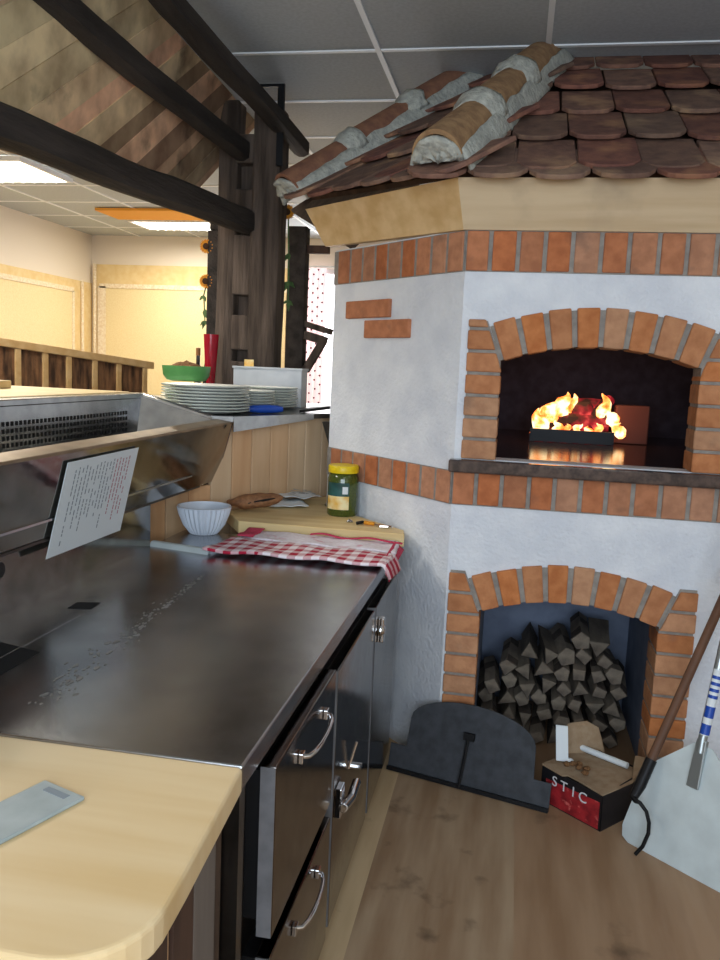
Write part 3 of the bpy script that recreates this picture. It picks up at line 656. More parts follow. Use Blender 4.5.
build('key', MB().tube([(XD-.005, 2.12, .46), (XD+.012, 2.14, .53)], .004, 6), 'chrome', d3); build('lock', MB().tube([(XD-.006, 2.20, .43), (XD+.02, 2.20, .43)], .010, 10), 'chrome', d3)
d4 = front('door', 2.50, 2.97, .118, .808, XD-.006)
build('latch', MB().lathe([(0, 0), (.022, 0), (.024, .012), (.015, .022), (0, .024)], (XD-.006, 2.56, .72), 16, M=Matrix.Rotation(R_(90), 3, 'Y')).box(XD-.006, XD+.014, 2.545, 2.575, .68, .76), 'chrome', d4, bevel=.003)
# flour
fm = MB()
for k in range(190):
    t = rnd.random(); a = V((-.85, 1.40, HC)).lerp(V((-.915, 2.40, HC)), t**1.3); w = .032*(1.15-t)
    c = a+V((rnd.gauss(0, w*.6), rnd.gauss(0, .02), .0006)); r = rnd.uniform(.0012, .004)*(1 if rnd.random() < .85 else 1.8)
    pts = [c+V((r*rnd.uniform(.5, 1.2)*math.cos(q), r*2.0*rnd.uniform(.5, 1.2)*math.sin(q), 0)) for q in [i*math.pi/3 for i in range(6)]]
    fm.prism(pts, (0, 0, .0005))
solo(build('flour_crumbs', fm, 'flour', None), 'trail of dried flour specks across the steel worktop', 'flour', None, 'stuff')

# ------------------------------------------------------------------ pine worktop at the near end
pw = thing('wooden_counter', 'pale pine counter top with a rounded corner over dark planks', 'counter')
xr = -.374; r = .11; ya = .755
ol = [(-1.3, 1.233), (-.398, 1.233), (xr-.004, .95), (xr, ya+r)]+[(xr-r+r*math.cos(a), ya+r+r*math.sin(a)) for a in [-math.pi/2*i/8 for i in range(1, 8)]]+[(xr-r, ya), (-1.3, ya)]
build('counter_top', MB().prism([(x, y, HC-.045) for x, y in ol], (0, 0, .0455)), 'slab', pw, bevel=.007, seg=3)
y = .80; k = 0
ws = [.10, .07, .018, .075, .09]
for w in ws:
    m = MB().box(-.43, -.412 if w > .03 else -.418, y, y+w-.003, FZ, HC-.046); y += w
    build('side_plank', m, ['plank_dark', 'plank_dark', 'tg', 'plank_dark', 'plank_grey'][k], pw); k += 1
build('frame', MB().box(-1.28, -.432, .80, .84, FZ, HC-.046).box(-1.28, -.432, 1.19, 1.232, FZ, HC-.046), 'plank_dark', pw)
sc = thing('dough_scraper', 'grey flat scraper with a slot lying on the pine counter', 'scraper')
A, B, Cc, Dd = V((-.705, 1.02, HC+.001)), V((-.673, 1.102, HC+.001)), V((-.59, 1.072, HC+.001)), V((-.639, .937, HC+.001))
ext = (A-B)*1.0
bl_dir = (Dd-Cc)
sp = [B, Cc, Cc+bl_dir*1.6, B+bl_dir*1.6]
build('blade', MB().prism(sp, (0, 0, .006)), 'scraper', sc, bevel=.002)
s1, s2 = V((-.655, 1.083, HC+.007)), V((-.612, 1.068, HC+.007)); q = bl_dir.normalized()*.012
build('slot', MB().prism([s1, s2, s2+q, s1+q], (0, 0, .0008)), 'ink', sc)

# ------------------------------------------------------------------ topping unit
tu = thing('topping_unit', 'long stainless steel topping trough raised above the back of the counter', 'food display')
y0 = 1.15
def skin(mb, pts, t): return mb.prism(pts, t)
fa = MB().hexa([(-1.12, y0, 1.303), (-1.12, 3.225, 1.312), (-1.127, 3.225, 1.312), (-1.127, y0, 1.303)], [(-1.19, y0, 1.075), (-1.19, 3.24, 1.068), (-1.197, 3.24, 1.068), (-1.197, y0, 1.075)])
build('front_panel', fa, 'steel_unit', tu)
build('front_rim', MB().hexa([(-1.118, y0, 1.296), (-1.118, 3.226, 1.305), (-1.175, 3.19, 1.315), (-1.175, y0, 1.308)], [(-1.118, y0, 1.305), (-1.118, 3.226, 1.314), (-1.175, 3.19, 1.324), (-1.175, y0, 1.317)]), 'steel_rim', tu, bevel=.003)
build('end_rim', MB().hexa([(-1.12, 3.225, 1.302), (-1.175, 3.185, 1.312), (-1.41, 2.985, 1.405), (-1.43, 3.05, 1.408)], [(-1.12, 3.225, 1.314), (-1.175, 3.185, 1.324), (-1.41, 2.985, 1.417), (-1.43, 3.05, 1.42)]), 'steel_bright', tu)
build('end_wall', MB().hexa([(-1.175, 3.13, 1.12), (-1.405, 2.90, 1.12), (-1.405, 2.915, 1.12), (-1.175, 3.145, 1.12)], [(-1.175, 3.18, 1.314), (-1.405, 2.98, 1.407), (-1.405, 2.995, 1.407), (-1.175, 3.195, 1.314)]), 'steel_bright', tu)
build('end_skin', MB().hexa([(-1.19, 3.235, 1.068), (-1.45, 3.05, 1.068), (-1.455, 3.055, 1.068), (-1.19, 3.24, 1.068)], [(-1.12, 3.222, 1.305), (-1.43, 3.045, 1.408), (-1.435, 3.05, 1.408), (-1.12, 3.227, 1.305)]), 'steel_unit', tu)
build('trough_floor', MB().box(-1.40, -1.17, y0, 2.92, 1.12, 1.126), 'steel_bright', tu)
bw = build('back_wall', MB().box(-1.412, -1.404, y0, 2.985, 1.12, 1.40), 'steel_bright', tu)
pf = MB(); yy = 1.6
while yy < 2.86:
    for j in range(11):
        z = 1.14+.0205*j
        pf.face([(-1.4030, yy, z), (-1.4030, yy+.0125, z), (-1.4030, yy+.0125, z+.0125), (-1.4030, yy, z+.0125)])
    yy += .0215
ho_ = build('perforation', pf, 'gap', bw); ho_['kind'] = 'stuff'
build('back_rim', MB().box(-1.455, -1.404, y0, 3.0, 1.40, 1.42), 'steel_bright', tu, bevel=.003)
build('back_skin', MB().box(-1.46, -1.452, y0, 3.04, FZ+.9, 1.40), 'steel_unit', tu)
build('stand', MB().box(-1.255, -1.235, y0+.1, 2.70, HC, 1.075), 'steel_unit', tu)
build('underside', MB().box(-1.45, -1.19, y0, 3.05, 1.062, 1.07), 'steel_dark', tu)
build('knob', MB().lathe([(0, 0), (.02, 0), (.02, .02), (0, .022)], (-1.235, 1.80, 1.02), 14, M=Matrix.Rotation(R_(90), 3, 'Y')), 'black', tu, smooth=True)
lg = thing('serving_ledge', 'long steel ledge behind the topping trough, its warm reflection painted as wood', 'ledge')
build('ledge_top', MB().box(-2.05, -1.462, 1.0, 3.0, 1.395, 1.423), 'shelfwood', lg, bevel=.004)  # steel ledge; the wood colour stands in for its warm reflection
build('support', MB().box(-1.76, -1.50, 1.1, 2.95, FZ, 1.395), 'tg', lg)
solo(build('warm_lid_board', MB().box(-2.02, -1.80, 1.3, 2.75, 1.424, 1.452), 'shelfwood', None, bevel=.004), 'pale long board for a raised steel lid, its warm reflection painted as wood', 'board')  # raised lid built as a board, wood colour painting its warm reflection

# paper notice
pn = thing('paper_notice', 'white printed sheet taped crookedly to the steel trough front', 'notice')
pa, pb, pc, pd = V((-1.1215, 1.952, 1.277)), V((-1.1215, 2.363, 1.2816)), V((-1.198, 2.395, 1.011)), V((-1.198, 1.972, 1.011))
fx = V((.004, 0, -.0012))
build('sheet', MB().prism([pa, pb, pc, pd], (.0012, 0, 0)), 'paper', pn)
def Pp(u, v): return (pa.lerp(pb, u)).lerp(pd.lerp(pc, u), v)+V((.0016, 0, 0))
tx = MB(); tr = MB()
for k in range(17):
    u = .12+.047*k
    v = .07+rnd.uniform(0, .03); end = rnd.uniform(.55, .85) if k not in (0,) else .95
    if k == 0: v = .1
    tgt = tr if k >= 12 else tx
    while v < end:
        l = rnd.uniform(.02, .06)
        if rnd.random() < .85: tgt.prism([Pp(u, v), Pp(u+.012, v), Pp(u+.012, v+l), Pp(u, v+l)], (.0004, 0, 0))
        v += l+.012
build('print', tx, 'ink', pn)['kind'] = 'stuff'; build('red_print', tr, 'inkred', pn)['kind'] = 'stuff'

# ------------------------------------------------------------------ panelled bar front and bar top
def pl_pt(y): return -1.325+.495*(y-2.835)
pd_ = V((.475, .96, 0)).normalized(); pnn = V((.96, -.475, 0)).normalized()
bt = thing('bar_counter', 'knotty pine panelled bar with a dark steel-edged top carrying plate stacks', 'bar')
s0, Ltot = V((-1.36, 2.765, 0))-pnn*.03, 1.23
s = -.02; tgm = MB()
while s < Ltot:
    a = s0+pd_*s; b = s0+pd_*(s+.112); top_ = 1.055 if s < .43 else 1.312
    tgm.prism([(a.x, a.y, FZ), (b.x, b.y, FZ), (b.x-pnn.x*.02, b.y-pnn.y*.02, FZ), (a.x-pnn.x*.02, a.y-pnn.y*.02, FZ)], (0, 0, top_-FZ)); s += .116
build('panelling', tgm, 'tg', bt, bevel=.004)
for sa, sb, top_ in ((0, .44, 1.05), (.44, Ltot, 1.31)):
    a = s0+pd_*sa-pnn*.021; b = s0+pd_*sb-pnn*.021
    build('backing', MB().prism([(a.x, a.y, FZ), (b.x, b.y, FZ), (b.x-.02, b.y+.01, FZ), (a.x-.02, a.y+.01, FZ)], (0, 0, top_-FZ)), 'plank_dark', bt)
e0, e1 = s0+pd_*.50+pnn*.06, s0+pd_*Ltot+pnn*.03
zt = 1.335
ol = [(e0.x, e0.y), (e1.x, e1.y), (e1.x+.0, 4.75), (-2.2, 4.75), (-2.2, 3.02), (-1.81, 3.02), (-1.47, 3.075)]
build('bar_slab', MB().prism([(x, y, zt-.022) for x, y in ol], (0, 0, .022)), 'steel_dark', bt)
p1 = e0.lerp(e1, .72)
build('edge_strip', MB().prism([(e0.x, e0.y, zt-.0), (p1.x, p1.y, zt), (p1.x, p1.y, zt-.025), (e0.x, e0.y, zt-.062)], pnn*.004), 'steel_bright', bt)
for (x, y) in ((-2.1, 3.2), (-2.1, 4.6), (-1.0, 4.6)):
    build('leg', MB().box(x-.03, x+.03, y-.03, y+.03, FZ, zt-.022), 'plank_dark', bt)
c = e1
st_ = MB().prism([(c.x-.13, c.y-.26, zt+.006), (c.x+.005, c.y-.05, zt+.026), (c.x+.0, c.y+.02, zt+.028), (c.x-.16, c.y-.06, zt+.006)], (0, 0, .012))
solo(build('slate_piece', st_, 'iron_dark', None), 'dark slate slab lying on the far end of the bar', 'slab')
build('corner_bracket', MB().prism([(-.86, 3.70, 1.30), (-.80, 3.60, 1.20), (-.79, 3.62, 1.19), (-.785, 3.72, 1.30)], (.0, .05, .0)), 'steel_dark', bt)

# ------------------------------------------------------------------ plates and things on the bar
def plate_proto(r, m):
    t = lnk('plate', None)
    pf = [(0, 0), (r*.55, 0), (r*.62, .003), (r*.96, .012), (r, .0155), (r*.985, .0185), (r*.6, .009), (r*.55, .006), (0, .006)]
    build('plate_body', MB().lathe(pf, n=48), m, t, smooth=True)
    build('glazed_rim', MB().lathe([(r*.985, .0150), (r*1.004, .0155), (r*1.004, .0172), (r*.985, .0182)], n=48), 'rimgreen', t, smooth=True)
    return t
def stack(x, y, n, r, pitch, who):
    p = plate_proto(r, 'china')
    for k in range(n):
        o = p if k == 0 else copy_tree(p)
        o.location = (x+rnd.uniform(-.004, .004), y+rnd.uniform(-.004, .004), zt+.001+pitch*k); o.rotation_euler.z = rnd.uniform(0, 6)
        pos = 'topmost' if k == n-1 else ('bottom' if k == 0 else NTH[n-1-k])
        tag(o, f'white plate, {pos} of {who}' if pos in ('topmost', 'bottom') else f'white plate, {pos} from the top of {who}', 'plate', 'plates stacked on the bar'); FREE.append(o)
stack(-1.285, 3.35, 9, .185, .0125, 'the large front stack on the bar')
stack(-1.22, 3.665, 7, .14, .0125, 'the small middle stack behind the large one')
stack(-1.19, 3.955, 8, .14, .0125, 'the rear stack beside the grey box')
stack(-1.60, 3.92, 7, .13, .0135, 'the stack carrying the green dish')
gd = thing('green_dish', 'green glazed oblong dish of crumbs on the rear plates', 'dish')
def rrect(w, d, r, n=5):
    o = []
    for cx, cy, a in ((w/2-r, d/2-r, 0), (-w/2+r, d/2-r, 90), (-w/2+r, -d/2+r, 180), (w/2-r, -d/2+r, 270)):
        o += [(cx+r*math.cos(R_(a+90*i/n)), cy+r*math.sin(R_(a+90*i/n))) for i in range(n+1)]
    return o
m = MB(); rings = []; zd = 1.4375+.012
for w, d, z in ((.15, .08, 0), (.19, .12, .006), (.222, .15, .03), (.232, .16, .075), (.222, .15, .075), (.205, .135, .03), (.18, .11, .014)):
    rings.append([m.bm.verts.new((-1.61+x, 3.92+y, zd+z)) for x, y in rrect(w, d, min(w, d)*.38)])
for A, B in zip(rings, rings[1:]):
    n = len(A)
    for k in range(n): m.bm.faces.new((A[k], A[(k+1) % n], B[(k+1) % n], B[k]))
m.bm.faces.new(rings[0]); m.bm.faces.new(rings[-1])
build('dish_body', m, 'green', gd, smooth=True)
cr = build('crumbs', MB().grid(lambda a, b: V((-1.61+.19*(a-.5), 3.92+.12*(b-.5), zd+.058+.034*math.sin(math.pi*a)*math.sin(math.pi*b)+.012*noise.noise(V((a*9, b*9, 2))))), 16, 12), 'crumb', gd, solid=.01); cr['kind'] = 'stuff'
vs = thing('red_vase', 'tall slender red glass vase beside the old timber post', 'vase')
build('vase_body', MB().lathe([(0, 0), (.042, 0), (.040, .012), (.020, .035), (.022, .10), (.030, .2), (.037, .30), (.040, .355), (.037, .355), (.034, .30), (.026, .2), (0, .06)], (-1.575, 4.16, zt+.001), 24), 'red', vs, smooth=True)
for k, x in enumerate((-1.70, -1.652)):
    b = thing('oil_bottle', ('slim dark bottle left of its twin behind the green dish', 'slim dark bottle nearer the red vase behind the green dish')[k], 'bottle', 'slim bottles behind the dish')
    build('glass_body', MB().lathe([(0, 0), (.018, 0), (.019, .01), (.019, .16), (.011, .2), (.010, .245), (0, .245)], (x, 4.30, zt+.001), 16), 'bottleglass', b, smooth=True)
    build('cap', MB().lathe([(0, 0), (.0125, 0), (.0125, .04), (0, .042)], (x, 4.30, zt+.246), 14), 'amber', b, smooth=True)
gb = thing('grey_box', 'pale grey upright metal box standing behind the plate stacks', 'box')
build('box_body', MB().box(-1.44, -1.075, 4.13, 4.25, zt, zt+.195), 'boxgrey', gb, bevel=.004)
build('lid_edge', MB().box(-1.445, -1.07, 4.125, 4.255, zt+.19, zt+.2), 'boxgrey', gb, bevel=.002)
solo(build('paper_note', MB().box(-1.395, -1.345, 4.17, 4.172, zt+.2, zt+.235), 'labely', None), 'small cream note standing on the grey box', 'note')
bk = thing('pizza_cutter', 'blue-handled cutter lying on the bar before the plate stacks', 'cutter')
q0, q1 = V((-1.135, 3.46, zt+.02)), V((-1.01, 3.56, zt+.02))
build('handle', MB().tube([q0, q0.lerp(q1, .15), q0.lerp(q1, .5), q0.lerp(q1, .85), q1], [.012, .017, .019, .017, .011], 12), 'blue', bk, smooth=True)
build('blade', MB().lathe([(0, -.001), (.032, -.001), (.032, .001), (0, .001)], (-1.165, 3.435, zt+.033), 24, M=Matrix.Rotation(R_(80), 3, 'X') @ Matrix.Rotation(R_(20), 3, 'Y')), 'chrome', bk)

# ------------------------------------------------------------------ wooden shelf on the counter with its things
sh = MB().prism([(-1.02, 3.025, HC+.001), (-.372, 3.025, HC+.001), (-.385, 3.10, HC+.001), (-.805, 3.53, HC+.001), (-.80, 3.84, HC+.001), (-.862, 3.76, HC+.001), (-1.135, 3.215, HC+.001)], (0, 0, .05))
solo(build('wooden_shelf', sh, 'shelfwood', None, bevel=.004), 'thick yellow pine shelf fitted between bar front and oven', 'shelf')
ZS = HC+.051
jr = thing('glass_jar', 'green pesto jar with a yellow lid on the pine shelf', 'jar')
jc = (-.675, 3.33, ZS)
build('jar_body', MB().lathe([(0, 0), (.058, 0), (.064, .008), (.064, .155), (.058, .172), (.052, .178), (.052, .185), (0, .185)], jc, 40), 'pesto', jr, smooth=True)
build('lid', MB().lathe([(0, .178), (.062, .178), (.063, .182), (.063, .204), (.060, .208), (0, .208)], jc, 40), 'yellowlid', jr, smooth=True)
def lab(z0, z1, a0, a1, m, name, r=.0652):
    g = MB().grid(lambda u, v: V((jc[0]+r*math.cos(a0+(a1-a0)*u), jc[1]+r*math.sin(a0+(a1-a0)*u), jc[2]+z0+(z1-z0)*v)), 14, 1)
    return build(name, g, m, jr, smooth=True)
lab(.03, .085, R_(215), R_(305), 'labely', 'label'); lab(.085, .14, R_(215), R_(305), 'labelg', 'label')
lab(.095, .125, R_(280), R_(300), 'paper', 'label_panel', .0656)
bw_ = thing('fluted_bowl', 'white fluted porcelain bowl on the steel counter beside the towels', 'bowl')
c = (-1.145, 2.985, HC+.001)
build('bowl_body', MB().lathe([(0, 0), (.050, 0), (.056, .006), (.078, .035), (.094, .075), (.101, .104)], c, 64, flute=.03).lathe([(.101, .104), (.102, .108), (.097, .108), (.088, .07), (.05, .02), (0, .014)], c, 64), 'bowl', bw_, smooth=True)
bg = thing('paper_bag', 'crumpled brown paper bag of bread behind the fluted bowl', 'bag')
def bagf(u, v):
    a = 2*math.pi*v; t = u*2-1; r = .048*(1-abs(t)**3*.75)
    p = V((t*.115, r*1.1*math.cos(a), r*.62*math.sin(a)+.034+.02*u)); p += noise.noise_vector(p*28)*.007
    return Matrix.Rotation(R_(20), 3, 'Z') @ p+V((-1.03, 3.26, ZS))
build('bag_body', MB().grid(bagf, 24, 20), 'bag', bg, smooth=True)
build('bag_slit', MB().tube([Matrix.Rotation(R_(20), 3, 'Z') @ V((-.03+.11*t, -.051+.004*math.sin(t*5), .040+.024*t))+V((-1.03, 3.26, ZS)) for t in [i/6 for i in range(7)]], [.002, .004, .005, .005, .005, .004, .002], 6), 'gap', bg)
nl = thing('leaflet_pile', 'loose grey-white printed leaflets spread on the pine shelf', 'leaflets')
def sheet(cx, cy, w, d, rz, z, amp, sd): 
    def f(u, v):
        p = V(((u-.5)*w, (v-.5)*d, z+amp*noise.noise(V((u*3+sd, v*3, sd)))+amp)); return Matrix.Rotation(rz, 3, 'Z') @ p+V((cx, cy, ZS+.002))
    return MB().grid(f, 12, 10)
build('leaflet', sheet(-.955, 3.46, .17, .20, R_(25), 0, .010, 1), 'paper', nl, smooth=True, solid=.001)
build('leaflet', sheet(-.93, 3.57, .17, .18, R_(33), .022, .010, 4), 'paper', nl, smooth=True, solid=.001)
pr_ = MB()
for k in range(26):
    u, v = rnd.uniform(-.07, .07), rnd.uniform(-.08, .08); p = Matrix.Rotation(R_(33), 3, 'Z') @ V((u, v, 0))+V((-.93, 3.57, ZS+.047)); w = rnd.uniform(.008, .022)
    pr_.prism([p, p+V((w, .003, 0)), p+V((w-.002, .01, 0)), p+V((-.002, .008, 0))], (0, 0, .0006))
build('print', pr_, 'ink', nl)['kind'] = 'stuff'
ky = thing('bottle_opener', 'small orange and black opener lying on the shelf edge by the oven', 'opener')
build('grip', MB().tube([(-.545, 3.145, ZS+.009), (-.505, 3.13, ZS+.009)], [.008, .007], 8), 'sunyellow', ky, smooth=True)
build('tip', MB().tube([(-.575, 3.13, ZS+.007), (-.555, 3.15, ZS+.009), (-.545, 3.145, ZS+.009)], .0065, 8), 'black', ky, smooth=True)
build('ring', MB().tube([(-.505, 3.13, ZS+.008), (-.475, 3.10, ZS+.006), (-.445, 3.105, ZS+.006), (-.43, 3.095, ZS+.01)], [.004, .009, .007, .004], 8), 'chrome', ky, smooth=True)
solo(build('foil_scrap', MB().lathe([(0, 0), (.012, .001), (.014, .006), (.006, .012), (0, .012)], (-.61, 3.17, ZS), 9).jitter(.003, 80), 'steel_bright', None, smooth=True), 'scrap of crumpled foil left of the orange opener', 'scrap')
# towels
def clothgrid(corners, z0, amp, seed, over=0, zover=0):
    a, b, c_, d = [V(p) for p in corners]
    def f(u, v):
        p = (a.lerp(b, u)).lerp(d.lerp(c_, u), v)
        z = z0+amp*(.5+.5*noise.noise(V((u*6+seed, v*3, seed))))+(.4*amp)*math.sin(u*18+v*5+seed)
        if over and u > 1-over:
            t = (u-(1-over))/over; z = z*(1-t)+t*(z-zover*t)
        p.x += .006*noise.noise(V((v*7, seed, u*2))); p.y += .006*noise.noise(V((u*9, seed+3, v)))
        p.z = z; return p
    return MB().grid(f, 60, 16)
tw2 = thing('white_towel', 'white tea towel with red border folded behind the gingham one', 'towel')
build('cloth', clothgrid([(-.965, 2.855, 0), (-.375, 2.82, 0), (-.385, 2.995, 0), (-.94, 3.005, 0)], HC+.016, .008, 5), 'whitecloth', tw2, smooth=True, solid=.010)
for f_, a_, b_ in ((lambda u, v: V((-.72+.35*u, 2.965+.018*v-.10*max(0, u-.6)**1.5+.01*math.sin(u*14), HC+.032+.004*math.sin(u*11))), 24, 2),
                   (lambda u, v: V((-.965+.06*u, 2.85+.15*v, HC+.032+.003*math.sin(v*9))), 4, 10),
                   (lambda u, v: V((-.40+.035*u, 2.97-.30*v, HC+.032-.03*u-.012*v)), 4, 12)):
    build('red_border', MB().grid(f_, a_, b_), 'redcloth', tw2, smooth=True, solid=.004)
tw1 = thing('gingham_towel', 'red and white gingham tea towel lying across the steel counter', 'towel')
build('cloth', clothgrid([(-1.015, 2.635, 0), (-.365, 2.635, 0), (-.355, 2.80, 0), (-.985, 2.845, 0)], HC+.016, .008, 2, .05, .05), 'gingham', tw1, smooth=True, solid=.010)
build('hanging_corner', MB().grid(lambda u, v: V((-.385+.004*math.sin(v*9)+.015*v, 2.64+.14*u, HC+.024-.06*v*(1-.4*u))), 8, 8), 'gingham', tw1, smooth=True, solid=.004)

# ------------------------------------------------------------------ old timber post, beams and roof boards
po = thing('timber_post', 'massive old double timber post with dark mortises rising from the bar', 'post')
yc = 4.44
def rough(mb, amp=.012, sc=5, cuts=4): return mb.jitter(amp, sc, cuts)
def timber(x0, x1, y0, y1, z0, z1, n=10, amp=.012):
    m = MB()
    for i in range(n):
        pass
    vs = []
    for i in range(n+1):
        z = z0+(z1-z0)*i/n; s = 1-.04*i/n
        ring = []
        for (x, y) in ((x0, y0), ((x0+x1)/2, y0-.006), (x1, y0), (x1, (y0+y1)/2), (x1, y1), ((x0+x1)/2, y1), (x0, y1), (x0, (y0+y1)/2)):
            v = V((x, y, z)); v += noise.noise_vector(V((x*5, y*5, z*2.2)))*amp; ring.append(m.bm.verts.new(v))
        vs.append(ring)
    for A, B in zip(vs, vs[1:]):
        for k in range(8): m.bm.faces.new((A[k], A[(k+1) % 8], B[(k+1) % 8], B[k]))
    m.bm.faces.new(vs[0][::-1]); m.bm.faces.new(vs[-1]); return m
yb0, yb1 = 4.29, 4.42
build('timber', timber(-1.60, -1.50, yb0, yb1, zt+.001, 2.89), 'oldwood', po, bevel=.01)
build('timber', timber(-1.41, -1.262, yb0-.03, yb1, zt+.001, 2.86), 'oldwood', po, bevel=.012)
for a, b in ((zt+.002, 1.56), (1.62, 1.80), (1.905, 2.215), (2.32, 2.45), (2.58, 2.72)):
    build('filler_block', timber(-1.51, -1.39, yb0-.004, yb1, a, b, 4, .008), 'oldwood', po, bevel=.008)
build('mortise_shadow_block', timber(-1.51, -1.39, yb0+.08, yb1, zt+.002, 2.70, 6, .006), 'oldwood', po)
solo(build('metal_strip', MB().box(-1.272, -1.238, 4.222, 4.24, 2.55, 2.944).box(-1.46, -1.272, 4.222, 4.24, 2.93, 2.944), 'iron_dark', None), 'thin black metal angle fixed to the top of the timber post', 'bracket')
rf = thing('timber_roof', 'dark old timber beams under weathered boards above the counter', 'roof')
def beam(p, q, w, h, back, fwd, up=(0, 0, 1)):
    p, q = V(p), V(q); d = (q-p); p2 = p-d*back; q2 = q+d*fwd; n = 14
    dn = d.normalized(); sd = dn.cross(V(up)).normalized(); u = sd.cross(dn); m = MB(); rings = []
    for i in range(n+1):
        c = p2.lerp(q2, i/n); c += noise.noise_vector(c*1.3)*.018; ring = []
        for k in range(10):
            a = 2*math.pi*k/10; rr = 1/max(abs(math.cos(a)), abs(math.sin(a)))**.8
            v = c+sd*math.cos(a)*rr*w/2+u*math.sin(a)*rr*h/2; v += noise.noise_vector(v*6)*.006; ring.append(m.bm.verts.new(v))
        rings.append(ring)
    for A, B in zip(rings, rings[1:]):
        for k in range(10): m.bm.faces.new((A[k], A[(k+1) % 10], B[(k+1) % 10], B[k]))
    m.bm.faces.new(rings[0][::-1]); m.bm.faces.new(rings[-1])
    build('beam', m, 'beamwood', rf, smooth=True)
beam((-1.532, 2.3, 2.209), (-1.431, 4.4, 2.275), .10, .125, .35, .01)
beam((-1.556, 2.6, 2.676), (-1.466, 4.4, 2.632), .085, .105, .35, .01)
beam((-1.291, 2.9, 2.80), (-1.240, 4.62, 2.735), .085, .09, .35, .0)
A = V((-1.632, 2.45, 2.267)); B = V((-1.678, 4.45, 2.45)); Cc = V((-1.519, 3.1, 2.881))
pn_ = (B-A).cross(Cc-A).normalized(); e = V((.055, .425, .32)); e = (e-pn_*e.dot(pn_)).normalized(); ay = (B-A).normalized()
pn_ = pn_ if pn_.x < 0 else -pn_
dkm = MB(); s = -1.6
while s < 1.74:
    w = rnd.uniform(.13, .22); w = min(w, 1.76-s)
    a = A+ay*s; off = pn_*rnd.uniform(.0, .006)
    zlim = 2.94
    def top(pt): return pt+e*min(2.5, (zlim-pt.z)/e.z)
    b = A+ay*(s+w-rnd.choice((.002, .002, .004, .007))); lo_ = -.16
    dkm.hexa([a+e*lo_+off, b+e*lo_+off, b+e*lo_+off+pn_*.02, a+e*lo_+off+pn_*.02], [top(a)+off, top(b)+off, top(b)+off+pn_*.02, top(a)+off+pn_*.02]); s += w
build('roof_boards', dkm, 'deck', rf)

# posts behind, brackets, partition
ps = thing('dark_post', 'thin dark post left of the old timber post', 'post')
build('post_shaft', MB().box(-1.875, -1.79, 4.86, 4.94, FZ, 2.33), 'beamwood', ps, bevel=.006)
build('post_cap', MB().box(-1.86, -1.76, 4.85, 4.95, 2.33, 2.40), 'beamwood', ps, bevel=.006)
p3 = thing('dark_post', 'thin dark post between old timber post and oven with braces', 'post')
build('post_shaft', MB().box(-1.375, -1.265, 4.86, 4.95, FZ, 2.36), 'beamwood', p3, bevel=.006)
build('stub_rail', MB().box(-1.265, -1.135, 4.88, 4.93, 2.21, 2.255), 'plank_dark', p3, bevel=.004)
build('brace_arm', MB().bar((-1.27, 4.9, 1.80), (-1.10, 4.9, 1.755), .06, .035).bar((-1.27, 4.9, 1.735), (-1.13, 4.9, 1.70), .06, .05), 'oldwood', p3, bevel=.005)
build('brace_strut', MB().bar((-1.255, 4.9, 1.52), (-1.15, 4.9, 1.70), .05, .045), 'oldwood', p3, bevel=.005)
fe = thing('partition', 'low pine-railed partition filled with bark-faced boards in the dining room', 'partition')
fa_, fb_ = V((-2.818, 4.198, 0)), V((-2.392, 5.201, 0)); fd_ = (fb_-fa_).normalized(); fnn = V((fd_.y, -fd_.x, 0))
def Fp(s, z, w=0): p = fa_+fd_*s+fnn*w; return V((p.x, p.y, z))
def ztop(s): return 1.63-.0985*s/1.09
build('top_rail', MB().hexa([Fp(-1.2, ztop(-1.2)-.045, -.03), Fp(1.1, ztop(1.1)-.045, -.03), Fp(1.1, ztop(1.1)-.045, .03), Fp(-1.2, ztop(-1.2)-.045, .03)], [Fp(-1.2, ztop(-1.2), -.03), Fp(1.1, ztop(1.1), -.03), Fp(1.1, ztop(1.1), .03), Fp(-1.2, ztop(-1.2), .03)]), 'pine_x', fe, bevel=.004)
sp_ = [-1.15, -.98, -.80, -.62, -.44, -.26, -.08, .099, .277, .439, .629, .815, 1.03]
for s in sp_:
    build('upright', MB().hexa([Fp(s-.018, FZ, -.02), Fp(s+.018, FZ, -.02), Fp(s+.018, FZ, .025), Fp(s-.018, FZ, .025)], [Fp(s-.018, ztop(s)-.044, -.02), Fp(s+.018, ztop(s)-.044, -.02), Fp(s+.018, ztop(s)-.044, .025), Fp(s-.018, ztop(s)-.044, .025)]), 'pine_x', fe, bevel=.003)
for s, s2 in zip(sp_, sp_[1:]):
    build('bark_panel', MB().hexa([Fp(s+.018, FZ+.02, -.012), Fp(s2-.018, FZ+.02, -.012), Fp(s2-.018, FZ+.02, .012), Fp(s+.018, FZ+.02, .012)], [Fp(s+.018, ztop(s)-.046, -.012), Fp(s2-.018, ztop(s2)-.046, -.012), Fp(s2-.018, ztop(s2)-.046, .012), Fp(s+.018, ztop(s)-.046, .012)]), 'bark', fe)
